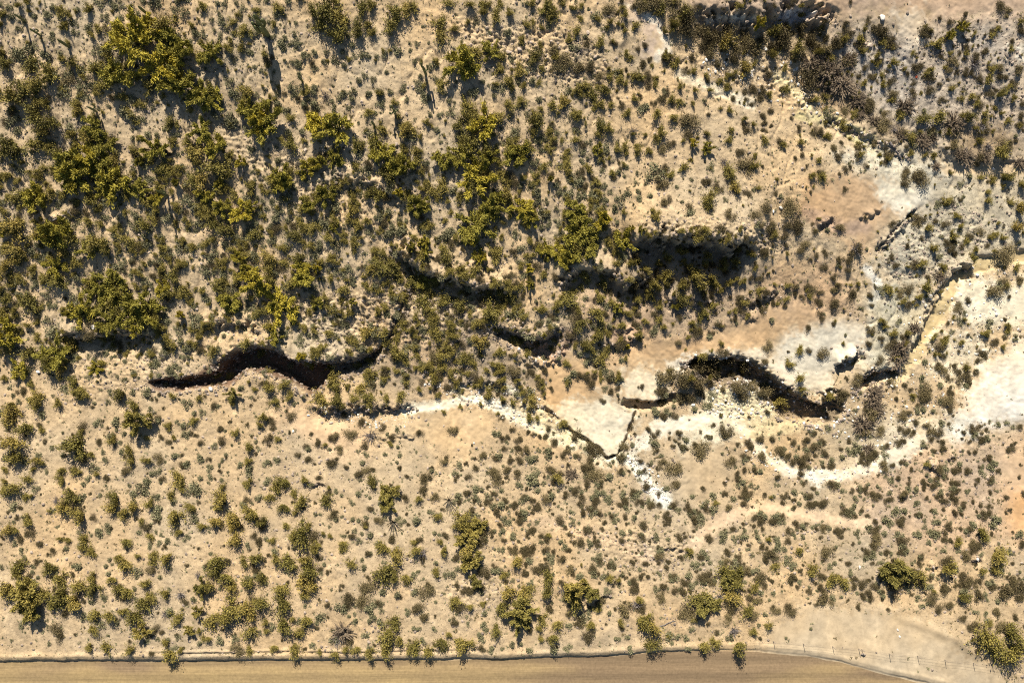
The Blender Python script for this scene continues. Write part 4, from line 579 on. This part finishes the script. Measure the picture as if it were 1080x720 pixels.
# ------------------------------------------------------------------ landmarks used to say where a plant stands
LM = [("the tallest forked cactus", 283, 40), ("the slim cactus on the open slope", 449, 75), ("the long dark gully's west tip", 160, 405), ("the long gully's deepest bend", 268, 380), ("the long gully's narrow neck", 322, 392), ("the long gully's east end", 395, 372),
 ("the pinkish bowl-shaped scarp", 562, 355), ("the brown crescent scarp", 658, 358), ("the big shaded bank", 735, 262), ("the shaded cliff above the wash", 800, 25), ("the pale rock rib", 688, 35), ("the big brown thicket", 882, 90), ("the grey rubble slope", 1000, 60),
 ("the tan wash channel's bend", 1012, 290), ("the tan wash channel's foot", 955, 385), ("the pink sand shelf", 895, 215), ("the white flat", 1055, 410), ("the small white silt patch", 1005, 453), ("the white boulder heap", 780, 418), ("the white canyon bench", 860, 375), ("the dark wash pool bank", 855, 438), ("the smooth silt fan", 635, 450), ("the pink sand chute", 598, 395),
 ("the white ledge", 520, 422), ("the curved white bench", 850, 502), ("the white stone streak", 684, 505), ("the faint orange track", 800, 537), ("the orange stain", 1068, 540), ("the bare pull-out", 920, 672), ("the wire fence", 960, 692), ("the lone tree by the road", 779, 680), ("the dirt road", 300, 705), ("the road's left end", 40, 700), ("the dirt road's middle", 560, 700), ("the peach slope", 470, 455),
 ("the fallen grey bush", 188, 627), ("the wand cactus", 414, 551), ("the spiky cactus", 473, 528), ("the mottled dead bush", 357, 672), ("the rubble band", 565, 55), ("the yellow tree clump", 150, 50), ("the long-shadowed yellow trees", 115, 195), ("the left shaded bank", 120, 355), ("the sloping bare strip", 380, 60), ("the top left corner", 0, 0), ("the top edge's bare patch", 945, 20), ("the white wash line", 760, 98), ("the yellowish wash bed", 880, 128), ("the diagonal crack", 945, 245), ("the middle rubble gully", 445, 300), ("the left edge bare strip", 20, 400), ("the loose stone slope", 310, 495), ("the small stone ledge", 965, 495), ("the east road bend", 1040, 715), ("the central yellow trees", 515, 215), ("the ridge's round dark bush", 789, 175), ("the ridge's largest dark bush", 727, 126), ("the forked yellow trees", 340, 125), ("the bent cactus", 177, 203), ("the pale cactus", 416, 118), ("the west bare slope", 60, 500), ("the lower left thicket", 70, 630), ("the lower dense hedge", 240, 640), ("the lower yellow tree", 549, 650), ("the bare knoll", 560, 610), ("the small grey thorn bush", 760, 630)]
lmx = np.array([[a[1], a[2]] for a in LM], float)
def place_phrase(u, v):
    d = np.hypot(lmx[:, 0] - u, (lmx[:, 1] - v)); o = np.argsort(d)[:2]; i = o[0]; nm = LM[i][0]; dx = u - lmx[i, 0]; dy = v - lmx[i, 1]
    near = "just " if d[i] < 22 else ("well " if d[i] > 55 else "")
    if abs(dy) > 2.2 * abs(dx): s = near + ("above" if dy < 0 else "below")
    elif abs(dx) > 2.2 * abs(dy): s = near + ("left of" if dx < 0 else "right of")
    else: s = near + ("above " if dy < 0 else "below ") + ("left of" if dx < 0 else "right of")
    return s, nm
ALL = []
for (tx, ty), s_ in PLANTS.items():
    a_ = s_.split()
    for i in range(0, len(a_), 4): ALL.append((a_[i], tx + int(a_[i + 1]) / 5, ty + int(a_[i + 2]) / 5, int(a_[i + 3]) / 5))
for x_, y_, r_ in [(722, 14, 8), (738, 34, 8), (752, 44, 7), (768, 42, 8), (782, 48, 7), (800, 44, 9), (815, 50, 7), (828, 44, 8), (842, 52, 8), (858, 44, 7), (870, 52, 7), (700, 8, 8), (712, 26, 7), (690, 2, 8), (676, 6, 7), (826, 28, 6), (866, 30, 6), (846, 34, 6), (786, 32, 5)]: ALL.append(('D' if (x_ + y_) % 3 else 'O', x_, y_, r_))
for x_, y_, r_ in [(706, 272, 5), (722, 266, 5), (748, 269, 5.5), (763, 283, 5), (705, 290, 6), (735, 291, 6), (690, 299, 5.5), (756, 301, 5), (719, 302, 5), (681, 284, 5), (771, 298, 5), (742, 279, 4.5), (696, 280, 4), (728, 281, 4.5), (777, 275, 5)]: ALL.append(('O', x_ + .2, y_, r_))
for x_, y_, r_ in [(856, 62, 9), (862, 76, 10), (872, 88, 12), (884, 98, 11), (868, 98, 9), (892, 108, 10), (902, 104, 9), (906, 118, 10), (916, 112, 8), (922, 126, 9), (934, 134, 9), (946, 140, 9), (958, 146, 9), (970, 150, 8), (984, 150, 9), (1020, 152, 9), (1034, 158, 9), (1058, 160, 9), (1072, 164, 8), (958, 118, 8), (1000, 132, 8), (1030, 136, 8)]: ALL.append((random.choice('WWWBDO'), x_ + random.uniform(-8, 8), y_ + random.uniform(-8, 8), r_ * random.uniform(.5, 1.1)))
def size_word(kd, r):
    c = {'P': (6, 8, 10.5), 'O': (5, 7, 9), 'D': (4.4, 6, 8), 'G': (3.6, 4.6, 6), 'B': (5, 7, 8.5), 'W': (7, 9, 11)}[kd]
    return "little" if r < c[0] else "mid-sized" if r < c[1] else "large" if r < c[2] else "very large"
NOUN = {'P': "yellow-green tree", 'O': "olive shrub", 'D': "dark round shrub", 'G': "grey-green shrub", 'B': "bare grey shrub", 'W': "brown thicket"}
ORD = ["leftmost", "second from left", "third from left", "fourth from left", "fifth from left", "sixth from left", "seventh from left", "eighth from left", "ninth from left", "tenth from left"]
indiv = []; rest = []
for kd in "PODGBW":
    L_ = sorted([p for p in ALL if p[0] == kd], key=lambda p: -p[3]); indiv += L_[:300]; rest += L_[300:]
cells = {}
for p in indiv: cells.setdefault((p[0], size_word(p[0], p[3])) + place_phrase(p[1], p[2]), []).append(p)
LABEL = {}
NUMW = ["", "one", "two", "three", "four", "five", "six", "seven", "eight", "nine", "ten", "eleven", "twelve"]
for (kd, sw, wh, nm), ps in cells.items():
    ps.sort(key=lambda p: p[1]); base = f"{sw} {NOUN[kd]} {wh} {nm}"
    for i, p in enumerate(ps):
        if len(ps) == 1: t = base
        elif i == len(ps) - 1: t = base + ", rightmost"
        else: t = base + ", " + (ORD[i] if i < 10 else "among many")
        LABEL[p] = t if len(t.split()) <= 16 else t.replace("just ", "").replace("well ", "")
for p in indiv:
    if p[0] == 'O' and abs(p[1] - 779) < 1.5 and abs(p[2] - 682) < 1.5: LABEL[p] = 'tall round olive bush overhanging the edge of the dirt road'
class Slots: pass
def put_plant(p, parent_label=None):
    kd, u, v, r = p; R = r * random.uniform(.82, 1.16) * S * {'P': 1.62, 'O': 1.42, 'D': 1.3, 'G': 1.25, 'B': 1.2, 'W': 1.35}[kd]
    R *= 1.14 if (u < 640 and v < 400 and kd in 'OP') else 1
    h = r * S * 1.15 * HGT[kd] * random.uniform(.85, 1.2)
    if kd == 'P': h = max(h, .9)
    if 722 < u < 792 and 376 < v < 410: h *= 2.8
    if 665 < u < 795 and 255 < v < 312 and r > 3.5: h *= 1.4
    if 665 < u < 795 and 255 < v < 315 or 690 < u < 900 and 8 < v < 62: h *= 1.5
    if 800 < u < 890 and 395 < v < 445: h *= 1.8
    if 770 < u < 788 and 670 < v < 690: h = 1.7
    x, y, z, px, py = at(u, v, h * .55)
    sx = R * random.uniform(.95, 1.15) / 1.0; sy = R * random.uniform(.9, 1.08); sz = h / {'P': .95, 'O': .95, 'D': .95, 'G': .75, 'B': .8, 'W': .62}[kd]
    return (x, y, z - .02 * h), (sx, sy, sz), random.random() * 2 * pi
for p in indiv:
    kd = p[0]; loc, sc, rz = put_plant(p)
    if kd == 'P':
        i = random.randrange(len(TRUNK)); t = link(NAME[kd], None, label=LABEL[p], category=CAT[kd], group=GROUP[kd])
        c1 = link("trunk", TRUNK[i], t); c2 = link("crown", (CROWN if p[2] < 400 else CROWN2)[i], t)
    else:
        t = link(NAME[kd], random.choice(PM[kd]), label=LABEL[p], category=CAT[kd], group=GROUP[kd])
    t.location = loc; t.scale = sc; t.rotation_euler = (0, 0, rz)

def merged(name, protos, mats, items, **props):  # uncountable growth as one object
    Vs = []; Fs = []; Ms = []; off = 0
    for i, (loc, sc, rz) in items:
        v, f, fm = protos[i]; c_, s_ = math.cos(rz), math.sin(rz); v = v * np.array(sc)
        v = np.stack([v[:, 0] * c_ - v[:, 1] * s_, v[:, 0] * s_ + v[:, 1] * c_, v[:, 2]], 1) + np.array(loc)
        Vs.append(v); Fs.append(f + off); Ms.append(fm); off += len(v)
    return link(name, mesh_np(name, np.concatenate(Vs), np.concatenate(Fs), mats, np.concatenate(Ms)), kind="stuff", **props)
def zone_fill(n, seed):
    r = np.random.default_rng(seed); out = []
    N_ = n * 8; us = r.uniform(-110, 1190, N_); vs_ = r.uniform(-90, 690, N_); Q_ = g2w(np.stack([us, vs_], 1))
    sm = bil(SMOOTH, 0, 1, 0, 1, np.interp(Q_[:, 0], gx, np.arange(NX)), np.interp(Q_[:, 1], gy, np.arange(NY))); rd = road_sd(Q_[:, 0], Q_[:, 1])
    for u_, v_, s_, d_ in zip(us, vs_, sm, rd):
        if len(out) >= n: break
        dn = .15
        if u_ < 640 and v_ < 400: dn = .35 + .4 * (v_ > 170)
        if 380 < u_ < 820 and 240 < v_ < 440: dn = 1.0
        if u_ > 640 and v_ < 110: dn = .6
        if u_ > 850 and 90 < v_ < 470: dn = .45
        if u_ > 480 and 455 < v_ < 625: dn = .95
        if u_ < 480 and v_ > 400: dn = .34
        if v_ < 130 and 330 < u_ < 520: dn = .15
        if r.random() > dn * (1 - .97 * s_) or d_ > -8: continue
        if 380 < u_ < 640 and 250 < v_ < 440: kd = r.choice(list('OODG'))
        elif u_ < 640 and v_ < 400: kd = r.choice(list("GGGOO"))
        elif 380 < u_ < 640 and v_ > 250 and v_ < 440: kd = r.choice(list('OODG'))
        elif u_ > 640 and v_ < 110 or 640 < u_ < 820 and 240 < v_ < 330: kd = r.choice(list("OODD"))
        elif v_ > 400: kd = r.choice(list("GGDD"))
        else: kd = r.choice(list("OOGD"))
        out.append((str(kd), u_, v_, 1.6 + 3.6 * r.random() ** 1.8))
    return out
rest += zone_fill(5900, 41)
_r = np.random.default_rng(88); _goal = len(rest) + 1050
while len(rest) < _goal:
    u_, v_ = _r.uniform(-60, 660), _r.uniform(60, 410); dn = (.35 + .65 * (v_ > 150)) * (.25 + 1.5 * max(0, float(fbm(np.array([u_]), np.array([v_]), 171, 55, 2)[0]) + .25)) * (0.15 if 330 < u_ < 520 and v_ < 125 else 1) * (0 if v_ > 375 and u_ < 320 else 1)
    if _r.random() < dn: rest.append((str(_r.choice(list('OOGGD'))), u_, v_, 2.2 + 3.4 * _r.random() ** 1.5))
for kd, nm in (('O', 'olive_undergrowth'), ('D', 'dark_undergrowth'), ('G', 'grey_undergrowth')):
    it = [(random.randrange(len(PROTO[kd])), put_plant(p)) for p in rest if p[0] == kd]
    merged(nm, PROTO[kd], MATS[kd], it, label={'O': 'small olive bushlets dotted over the slopes', 'D': 'small dark bushlets dotted over the lower slopes', 'G': 'tiny grey-green bushlets dotted over the slopes'}[kd], category='undergrowth')
# tufts too small to count
def growth_density(u, v, sm, road):
    d = .55 + .5 * (fbm(u, v, 131, 60, 2) + .1)
    d = d + .35 * ((v < 400) & (u < 620)) + .45 * ((v > 470) & (u > 500) & (v < 620)) - .2 * ((v < 130) & (u > 330) & (u < 520))
    return np.clip(d, .05, 1.3) * (1 - .93 * sm) * (~road)
def scatter(n, seed):
    r = np.random.default_rng(seed); u = r.uniform(-70, 1150, n * 4); v = r.uniform(-60, 705, n * 4)   # plan px
    sm = bil(SMOOTH, 0, 1, 0, 1, np.interp(u, gx, np.arange(NX)), np.interp(v, gy, np.arange(NY)))
    keep = r.random(len(u)) < growth_density(u, v, sm, road_sd(u, v) > -3); u, v = u[keep][:n], v[keep][:n]
    return u, v, ground(u, v), r
TUFT = [dome_proto(700 + i, 26, .50, .7, 2, .6) for i in range(6)]
u, v, z, r = scatter(29000, 5)
kind_r = r.random(len(u)); east = (u > 480) & (v > 430) | (u > 760)
for nm, sel, mt in (("grey_tufts", kind_r < np.where(east, .45, .62), MATS['G']), ("dark_tufts", kind_r >= np.where(east, .45, .62), MATS['D'])):
    it = [(int(r.integers(6)), (((u[i] - 540) * S, (360 - v[i]) * S, z[i] - .01), np.array([1, 1, .8]) * S * (0.6 + 2.2 * r.random() ** 2.2), r.random() * 6.28)) for i in np.nonzero(sel)[0]]
    merged(nm, TUFT, mt, it, label=("pale grey" if nm[0] == 'g' else "dark brown") + " low tufts scattered over the sand", category="tufts")
# ------------------------------------------------------------------ stones
M_ST = leaf_material("stone", (.18, .14, .105), (.48, .375, .28), .2); M_STW = leaf_material("pale_stone", (.50, .44, .36), (.74, .68, .58), .15)
def stone_proto(seed, sub):
    import bmesh
    bm = bmesh.new(); bmesh.ops.create_icosphere(bm, subdivisions=sub, radius=1); r = np.random.default_rng(seed)
    pl = [(unit(r.normal(size=3)), r.uniform(.55, .85)) for _ in range(9)]
    for vv in bm.verts:
        c_ = np.array(vv.co)
        for nn, dd in pl:
            e_ = c_ @ nn - dd
            if e_ > 0: c_ = c_ - nn * e_ * .9
        vv.co = c_ * [1.15, .85, .62]
    Vv = np.array([vv.co[:] for vv in bm.verts]); Ff = np.array([[l_.vert.index for l_ in f_.loops] for f_ in bm.faces]); bm.free()
    Ff = np.concatenate([Ff, Ff[:, 2:3]], 1)[:, :3]
    return Vv, Ff, np.zeros(len(Ff), int)
SM_ST = [stone_proto(800 + i, 1) for i in range(6)]; BIG_ST = [stone_proto(820 + i, 2) for i in range(5)]
def scatter_in(pts, n, seed):
    q = g2w(pts); r = np.random.default_rng(seed); lo, hi = q.min(0), q.max(0); P = lo + (hi - lo) * r.random((n * 3, 2)); P = P[inside(q, P[:, 0], P[:, 1])][:n]; return P
it = []; itw = []
rr_ = np.random.default_rng(55)
for q_, k_ in RIMS:
    for a_, b_ in zip(q_[:-1], q_[1:]):
        ln = np.hypot(*(b_ - a_))
        for _ in range(int(ln * 1.5 * k_)):
            p_ = a_ + (b_ - a_) * rr_.random() + rr_.normal(size=2) * 3.0 + [0, 1.5]; sz = .05 + .24 * rr_.random() ** 2.6
            if not (25 < p_[0] < 1055 and 15 < p_[1] < 705): continue
            (itw if p_[1] > 365 and rr_.random() < .16 and p_[0] > 430 else it).append((int(rr_.integers(6)), (((p_[0] - 540) * S, (360 - p_[1]) * S, float(ground(p_[0], p_[1])) + sz * .15), np.array([1, 1, 1]) * sz, rr_.random() * 6.28)))
u, v, z, r = scatter(14500, 77)
for i in range(len(u)): it.append((int(r.integers(6)), (((u[i] - 540) * S, (360 - v[i]) * S, z[i]), np.array([1, 1, 1]) * (.05 + .22 * r.random() ** 3.5), r.random() * 6.28)))
ZONES = [([(480, 20), (600, 30), (655, 60), (640, 95), (540, 80), (500, 60)], 260, 0), ([(170, 392), (240, 390), (300, 385), (340, 400), (320, 410), (240, 404), (170, 410)], 150, 0), ([(735, 385), (800, 390), (860, 425), (880, 440), (830, 438), (760, 402)], 160, 0), ([(300, 310), (430, 300), (520, 320), (560, 340), (540, 350), (420, 365), (340, 370)], 420, 0), ([(680, 230), (800, 232), (850, 262), (790, 272), (690, 250)], 320, 0),
  ([(720, 58), (830, 52), (862, 100), (845, 120), (740, 78)], 260, 1), ([(880, 45), (1080, 25), (1080, 150), (960, 105)], 600, 0), ([(750, 400), (800, 398), (832, 425), (805, 444), (745, 437)], 260, 1), ([(440, 402), (560, 405), (602, 455), (560, 452), (480, 425)], 300, 1),
  ([(835, 80), (870, 110), (930, 150), (920, 160), (870, 130)], 200, 1), ([(925, 270), (1000, 215), (1075, 240), (1000, 290), (940, 300)], 420, 0), ([(660, 480), (690, 490), (706, 528), (680, 520)], 160, 1), ([(770, 430), (800, 470), (860, 495), (930, 485), (930, 500), (860, 510), (790, 490)], 220, 1),
  ([(950, 290), (1080, 270), (1080, 360), (1000, 400), (930, 400)], 380, 1), ([(600, 560), (740, 560), (720, 610), (640, 600)], 220, 0), ([(460, 620), (520, 600), (540, 640), (480, 650)], 120, 0), ([(330, 425), (440, 430), (430, 460), (340, 440)], 160, 1), ([(60, 440), (60, 385), (200, 365), (200, 400)], 220, 0), ([(930, 390), (1000, 410), (960, 470), (860, 470), (870, 440)], 260, 1), ([(280, 480), (360, 480), (340, 520), (270, 520)], 120, 0)]
for j, (pts, n_, w_) in enumerate(ZONES):
    for x_, y_ in scatter_in(pts, n_, 900 + j):
        (itw if w_ and random.random() < .8 else it).append((random.randrange(6), (((x_ - 540) * S, (360 - y_) * S, float(ground(x_, y_))), np.array([1, 1, 1]) * (.06 + .20 * random.random() ** 3), random.random() * 6.28)))
merged("gravel", SM_ST, [M_ST], it, label="brown stones strewn over the sand", category="gravel"); merged("pale_gravel", SM_ST, [M_STW], itw, label="pale stones strewn along the washes", category="gravel")
SPOT = [(788, 403, 3.2, 1), (793, 408, 2.8, 1), (783, 410, 2.6, 1), (798, 404, 2.2, 1), (790, 414, 2.0, 1), (776, 400, 1.8, 1), (748, 403, 1.8, 1), (752, 420, 1.9, 1), (762, 426, 1.6, 1), (731, 427, 2.2, 1), (757, 434, 1.7, 1), (882, 445, 1.7, 1), (880, 449, 2.2, 1), (866, 441, 1.6, 1), (848, 446, 1.9, 1), (941, 407, 2, 1), (963, 395, 1.5, 1), (449, 392, 3.6, 0), (447, 395, 2.5, 0), (222, 410, 2.8, 1), (309, 455, 1.6, 1), (325, 438, 1.6, 1), (349, 446, 2.2, 0), (344, 434, 1.6, 1), (907, 598, 1.8, 1), (918, 48, 3.0, 0), (931, 18, 3.4, 1), (912, 46, 2.2, 0), (536, 55, 3.0, 0), (548, 52, 2.8, 0), (620, 34, 2.4, 0), (610, 42, 2.0, 0), (628, 60, 2.2, 0), (500, 665, 0.1, 0), (314, 158, 2.2, 0), (322, 158, 2.2, 0), (418, 152, 2.4, 0), (796, 268, 1.9, 1), (790, 262, 1.8, 0), (786, 254, 1.8, 0), (824, 219, 2.0, 1), (816, 223, 1.6, 1), (745, 63, 1.8, 1), (742, 66, 1.6, 1), (790, 54, 1.8, 1), (808, 52, 2.2, 1), (834, 66, 1.8, 1), (786, 53, 1.5, 1), (910, 44, 1.6, 1), (1020, 85, 2, 0), (1044, 76, 1.8, 0), (656, 624, 1.5, 0), (667, 624, 1.5, 0), (947, 664, 1.4, 1), (949, 671, 1.3, 1), (985, 598, 1.8, 0), (40, 392, 2.2, 1), (98, 345, 2.4, 1), (81, 355, 1.6, 0), (420, 326, 2.0, 1), (416, 336, 1.8, 1), (357, 330, 1.8, 0), (365, 322, 1.8, 0), (379, 336, 1.6, 0), (1002, 180, 2.0, 0), (1018, 176, 2.0, 0), (1048, 178, 1.6, 1), (500, 467, 1.2, 1)]
BM_ = make_meshes("boulder", BIG_ST, [M_ST]); BW_ = make_meshes("boulder", BIG_ST, [M_STW])
bc = {}
for s_ in SPOT:
    if s_[2] < 1: continue
    bc.setdefault((s_[3],) + place_phrase(s_[0], s_[1]), []).append(s_)
for (w_, wh, nm), ps in bc.items():
    ps.sort(key=lambda p: p[0])
    for i, (u_, v_, r_, _) in enumerate(ps):
        x, y, z, _, _ = at(u_, v_, r_ * S * .4); o = link("boulder", random.choice(BW_ if w_ else BM_), category="boulder", group="boulders of the washes and banks")
        o["label"] = f"{'whitish' if w_ else 'brown'} boulder {wh} {nm}" + ("" if len(ps) == 1 else ", " + (ORD[i] if i < len(ps) - 1 else "rightmost of " + NUMW[len(ps)]))
        o.location = (x, y, z + r_ * S * .15); o.scale = (r_ * S,) * 3; o.rotation_euler = (random.uniform(-.2, .2), random.uniform(-.2, .2), random.random() * 6.28)
# ------------------------------------------------------------------ cacti
M_C = leaf_material("cactus_skin", (.14, .15, .06), (.19, .19, .08), .1)
def ribbed(g, pts, rad, ribs=11):
    pts = np.array(pts, float); n = len(pts); k = ribs * 2; V = []
    for i in range(n):
        t = unit(pts[min(i + 1, n - 1)] - pts[max(i - 1, 0)]); a = unit(np.cross(t, [.31, .95, .02])); b_ = np.cross(t, a); th = np.arange(k) * 2 * pi / k
        rr = rad[i] * (1 + .10 * np.where(np.arange(k) % 2 == 0, 1, -1)); V.append(pts[i] + (rr * np.cos(th))[:, None] * a + (rr * np.sin(th))[:, None] * b_)
    F = [[i * k + j, i * k + (j + 1) % k, (i + 1) * k + (j + 1) % k, (i + 1) * k + j] for i in range(n - 1) for j in range(k)]
    g.add(np.concatenate(V), np.array(F), 0)
def cactus(u, v, h, arms, label, lean=0, fat=.17):
    x, y, z, _, _ = at(u, v, 0); r = random.Random(int(u * 7 + v)); t = link("saguaro_cactus", None, label=label, category="cactus", group="columnar cacti of the upper slope")
    t.location = (x, y, z); g = Geo(); zz = np.linspace(-.15, h, 12); rad = fat * np.array([.8, .9, .95, 1, 1.05, 1.08, 1.08, 1.05, 1, .9, .6, .06]); rad = np.maximum(rad, .01)
    ribbed(g, [[0.02 * math.sin(a_ * 2), lean * a_, a_] for a_ in zz], rad); V_, F_, m_ = g.arrays(); link("trunk", mesh_np("trunk", V_, F_, [M_C]), t)
    for j in range(arms):
        az = 2 * pi * j / max(arms, 1) + r.random(); b0 = h * r.uniform(.38, .55); out = r.uniform(.40, .62); top = h * r.uniform(.75, 1.02); f_ = fat * .72; d = np.array([math.cos(az), math.sin(az), 0])
        g = Geo(); P = [np.array([0, 0, b0]) + d * .05, np.array([0, 0, b0]) + d * out * .6, np.array([0, 0, b0 + .06]) + d * out * .9, np.array([0, 0, b0 + .22]) + d * out] + [np.array([0, 0, b0 + .22 + (top - b0 - .22) * q_]) + d * out for q_ in (.35, .7, .92, 1)]
        ribbed(g, P, np.maximum(f_ * np.array([.7, .85, .95, 1, 1.05, 1, .7, .08]), .01), 9); V_, F_, m_ = g.arrays(); link("arm", mesh_np("arm", V_, F_, [M_C]), t)
cactus(283, 38, 4.1, 5, "tall forked cactus with many arms and a long shadow down the bare slope", fat=.27)
cactus(449, 79, 2.7, 3, "slim armed cactus on the open slope above the round grey shrubs", fat=.14)
cactus(73, 50, 2.2, 0, "single column cactus on the upper left slope beside a brown shrub", fat=.15)
cactus(155, 15, 2.0, 0, "short column cactus above the yellow tree clump", fat=.15)
cactus(43, 38, 1.9, 1, "thin cactus with a slanting shadow on the bare strip at upper left", fat=.11)
cactus(27, 23, 2.0, 0, "thin cactus near the top left corner", fat=.11)
cactus(417, 120, 1.7, 4, "pale squat cactus with short arms beside the yellow trees", fat=.14)
cactus(395, 133, 1.9, 0, "lone column cactus just left of the pale squat cactus", fat=.12)
cactus(177, 206, 2.9, 1, "bent cactus with a long thin shadow among the yellow trees", fat=.11)
cactus(319, 86, 1.8, 0, "small dark cactus among grey shrubs below the forked cactus", fat=.13)
cactus(102, 118, 1.8, 1, "small cactus on the stony patch below the grey-green bush", fat=.12)
cactus(318, 182, .9, 0, "stubby cactus on bare pink sand between yellow bushes", fat=.14)
def wand_cactus(u, v, h, n, label):
    x, y, z, _, _ = at(u, v, h * .3); g = Geo(); r = np.random.default_rng(int(u))
    for i in range(n):
        az = 2 * pi * i / n + r.random() * .4; el = radians(r.uniform(30, 72)); d = np.array([math.cos(az) * math.cos(el), math.sin(az) * math.cos(el), math.sin(el)]); L = h * r.uniform(.8, 1.1)
        P = [np.array([0, 0, -.05]), d * L * .35, d * L * .7 + [0, 0, .03], d * L + [0, 0, -.04]]; tube(g, P, [.045, .04, .03, .012], 0, 5)
        m = 40; t = r.uniform(.15, 1, m)[:, None]; blades(g, d * L * t, r.normal(size=(m, 3)) + d, .09, .04, 1, r)
    V_, F_, m_ = g.arrays(); o = link("ocotillo", mesh_np("ocotillo", V_, F_, [M_BARK, M_O], m_), label=label, category="wand cactus"); o.location = (x, y, z)
wand_cactus(414, 551, 1.5, 14, "spidery wand cactus with radiating thin shadows on bare sand")
wand_cactus(473, 528, 1.4, 16, "spiky wand cactus beside the dark round shrub below the peach slope")
wand_cactus(265, 665, 1.3, 12, "bristly wand cactus below the dense lower hedge near the road")
wand_cactus(1017, 28, 1.6, 12, "green-topped wand cactus standing on the grey rubble slope")

# ------------------------------------------------------------------ wire fence along the road
M_POST, _n1, _l1, _b1 = nt("weathered_post"); _b1.inputs["Base Color"].default_value = (.27, .22, .17, 1)
M_WIRE, _n2, _l2, _b2 = nt("rusty_wire"); _b2.inputs["Base Color"].default_value = (.20, .16, .13, 1); _b2.inputs["Metallic"].default_value = .5
def fence(posts, label, h=.8):
    W_ = [at(u, v, 0)[:3] for u, v in posts]; t = link("wire_fence", None, label=label, category="fence"); o_ = np.array(W_[0]); t.location = W_[0]
    for w_ in W_:
        g = Geo(); b_ = np.array(w_) - o_; tube(g, [b_ + [0, 0, -.3], b_ + [0, 0, h * .5], b_ + [random.uniform(-.04, .04), random.uniform(-.03, .03), h]], [.04, .036, .03], 0, 6); V_, F_, m_ = g.arrays(); link("post", mesh_np("post", V_, F_, [M_POST]), t)
    for hz in (.22, .48, .72):
        g = Geo(); P = []
        for a_, b_ in zip(W_[:-1], W_[1:]):
            a_, b_ = np.array(a_) - o_, np.array(b_) - o_
            for q_ in np.linspace(0, 1, 5)[:-1]: P.append(a_ + (b_ - a_) * q_ + [0, 0, hz - .04 * math.sin(pi * q_)])
        P.append(np.array(W_[-1]) - o_ + [0, 0, hz]); tube(g, P, .005, 0, 4); V_, F_, m_ = g.arrays(); link("wire", mesh_np("wire", V_, F_, [M_WIRE]), t)
fence([(786, 676), (815.6, 675.5), (847, 678), (878, 681), (905.6, 683.5), (908.8, 684), (937.6, 688.4), (967.6, 691), (996.4, 695), (1026.4, 698.4), (1056, 703), (1085, 708)], "wire fence on thin posts crossing the bare pull-out beside the road")

# ------------------------------------------------------------------ odds and ends
def scrap(u, v, col, name, label, size):
    x, y, z, _, _ = at(u, v, .1); m, n, l, bs = nt(name + "_plastic"); bs.inputs["Base Color"].default_value = (*col, 1); bs.inputs["Roughness"].default_value = .5
    r = np.random.default_rng(int(u)); k = 9; q = np.linspace(-1, 1, k); A, B = np.meshgrid(q, q); Zc = .25 + .22 * np.sin(A * 4 + 1) * np.cos(B * 5) + .12 * r.normal(size=A.shape)
    top = np.stack([A * (1 + .15 * np.sin(B * 6)), B * (1 + .2 * np.cos(A * 5)), Zc], -1).reshape(-1, 3) * size; bot = top - [0, 0, .02]; F = grid_faces(k, k)[:, ::-1]
    o = link(name, mesh_np(name, np.concatenate([top, bot]), np.concatenate([F, F[:, ::-1] + k * k]), [m]), label=label, category="litter"); o.location = (x, y, z)
scrap(79, 225.5, (.10, .14, .42), "crumpled_sheet", "small crumpled blue sheet lying among shrubs on the left slope", .24)
scrap(967, 81, (.6, .12, .05), "crumpled_bag", "small reddish scrap below a dark shrub on the grey rubble slope", .14)
g = Geo()
x, y, z, _, _ = at(911, 690, .2)
V_, F_, m_ = BIG_ST[2]; o = link("dark_rock", mesh_np("dark_rock", V_ * [.30, .18, .35], F_, [M_POST]), label="small dark lump on the bare pull-out beside a fence post", category="rock"); o.location = (x, y, z + .1)
def log(u0, v0, u1, v1, rad, label):
    a_ = np.array(at(u0, v0, .1)[:3]); b_ = np.array(at(u1, v1, .1)[:3]); d = b_ - a_; g = Geo(); r = np.random.default_rng(int(u0))
    P = [d * q_ + [0, 0, rad * .8] + r.normal(size=3) * .05 for q_ in np.linspace(0, 1, 7)]; tube(g, P, rad * np.linspace(1, .5, 7), 0, 6)
    for q_ in (.4, .65, .8): e_ = d * q_; tube(g, [e_ + [0, 0, rad], e_ + unit(d) * .3 + r.normal(size=3) * .3 + [0, 0, .15], e_ + unit(d) * .6 + r.normal(size=3) * .5 + [0, 0, .2]], [rad * .45, rad * .3, .01], 0, 4)
    V_, F_, m_ = g.arrays(); o = link("fallen_log", mesh_np("fallen_log", V_, F_, [M_B]), label=label, category="log"); o.location = a_
log(938, 150, 952, 168, .14, "dark fallen log lying slantwise below the brown thicket")
log(55, 232, 78, 225, .12, "grey fallen trunk lying among shrubs beside the blue sheet")
log(696, 660, 712, 654, .07, "thin fallen branch on sand beside the olive bushes near the road")
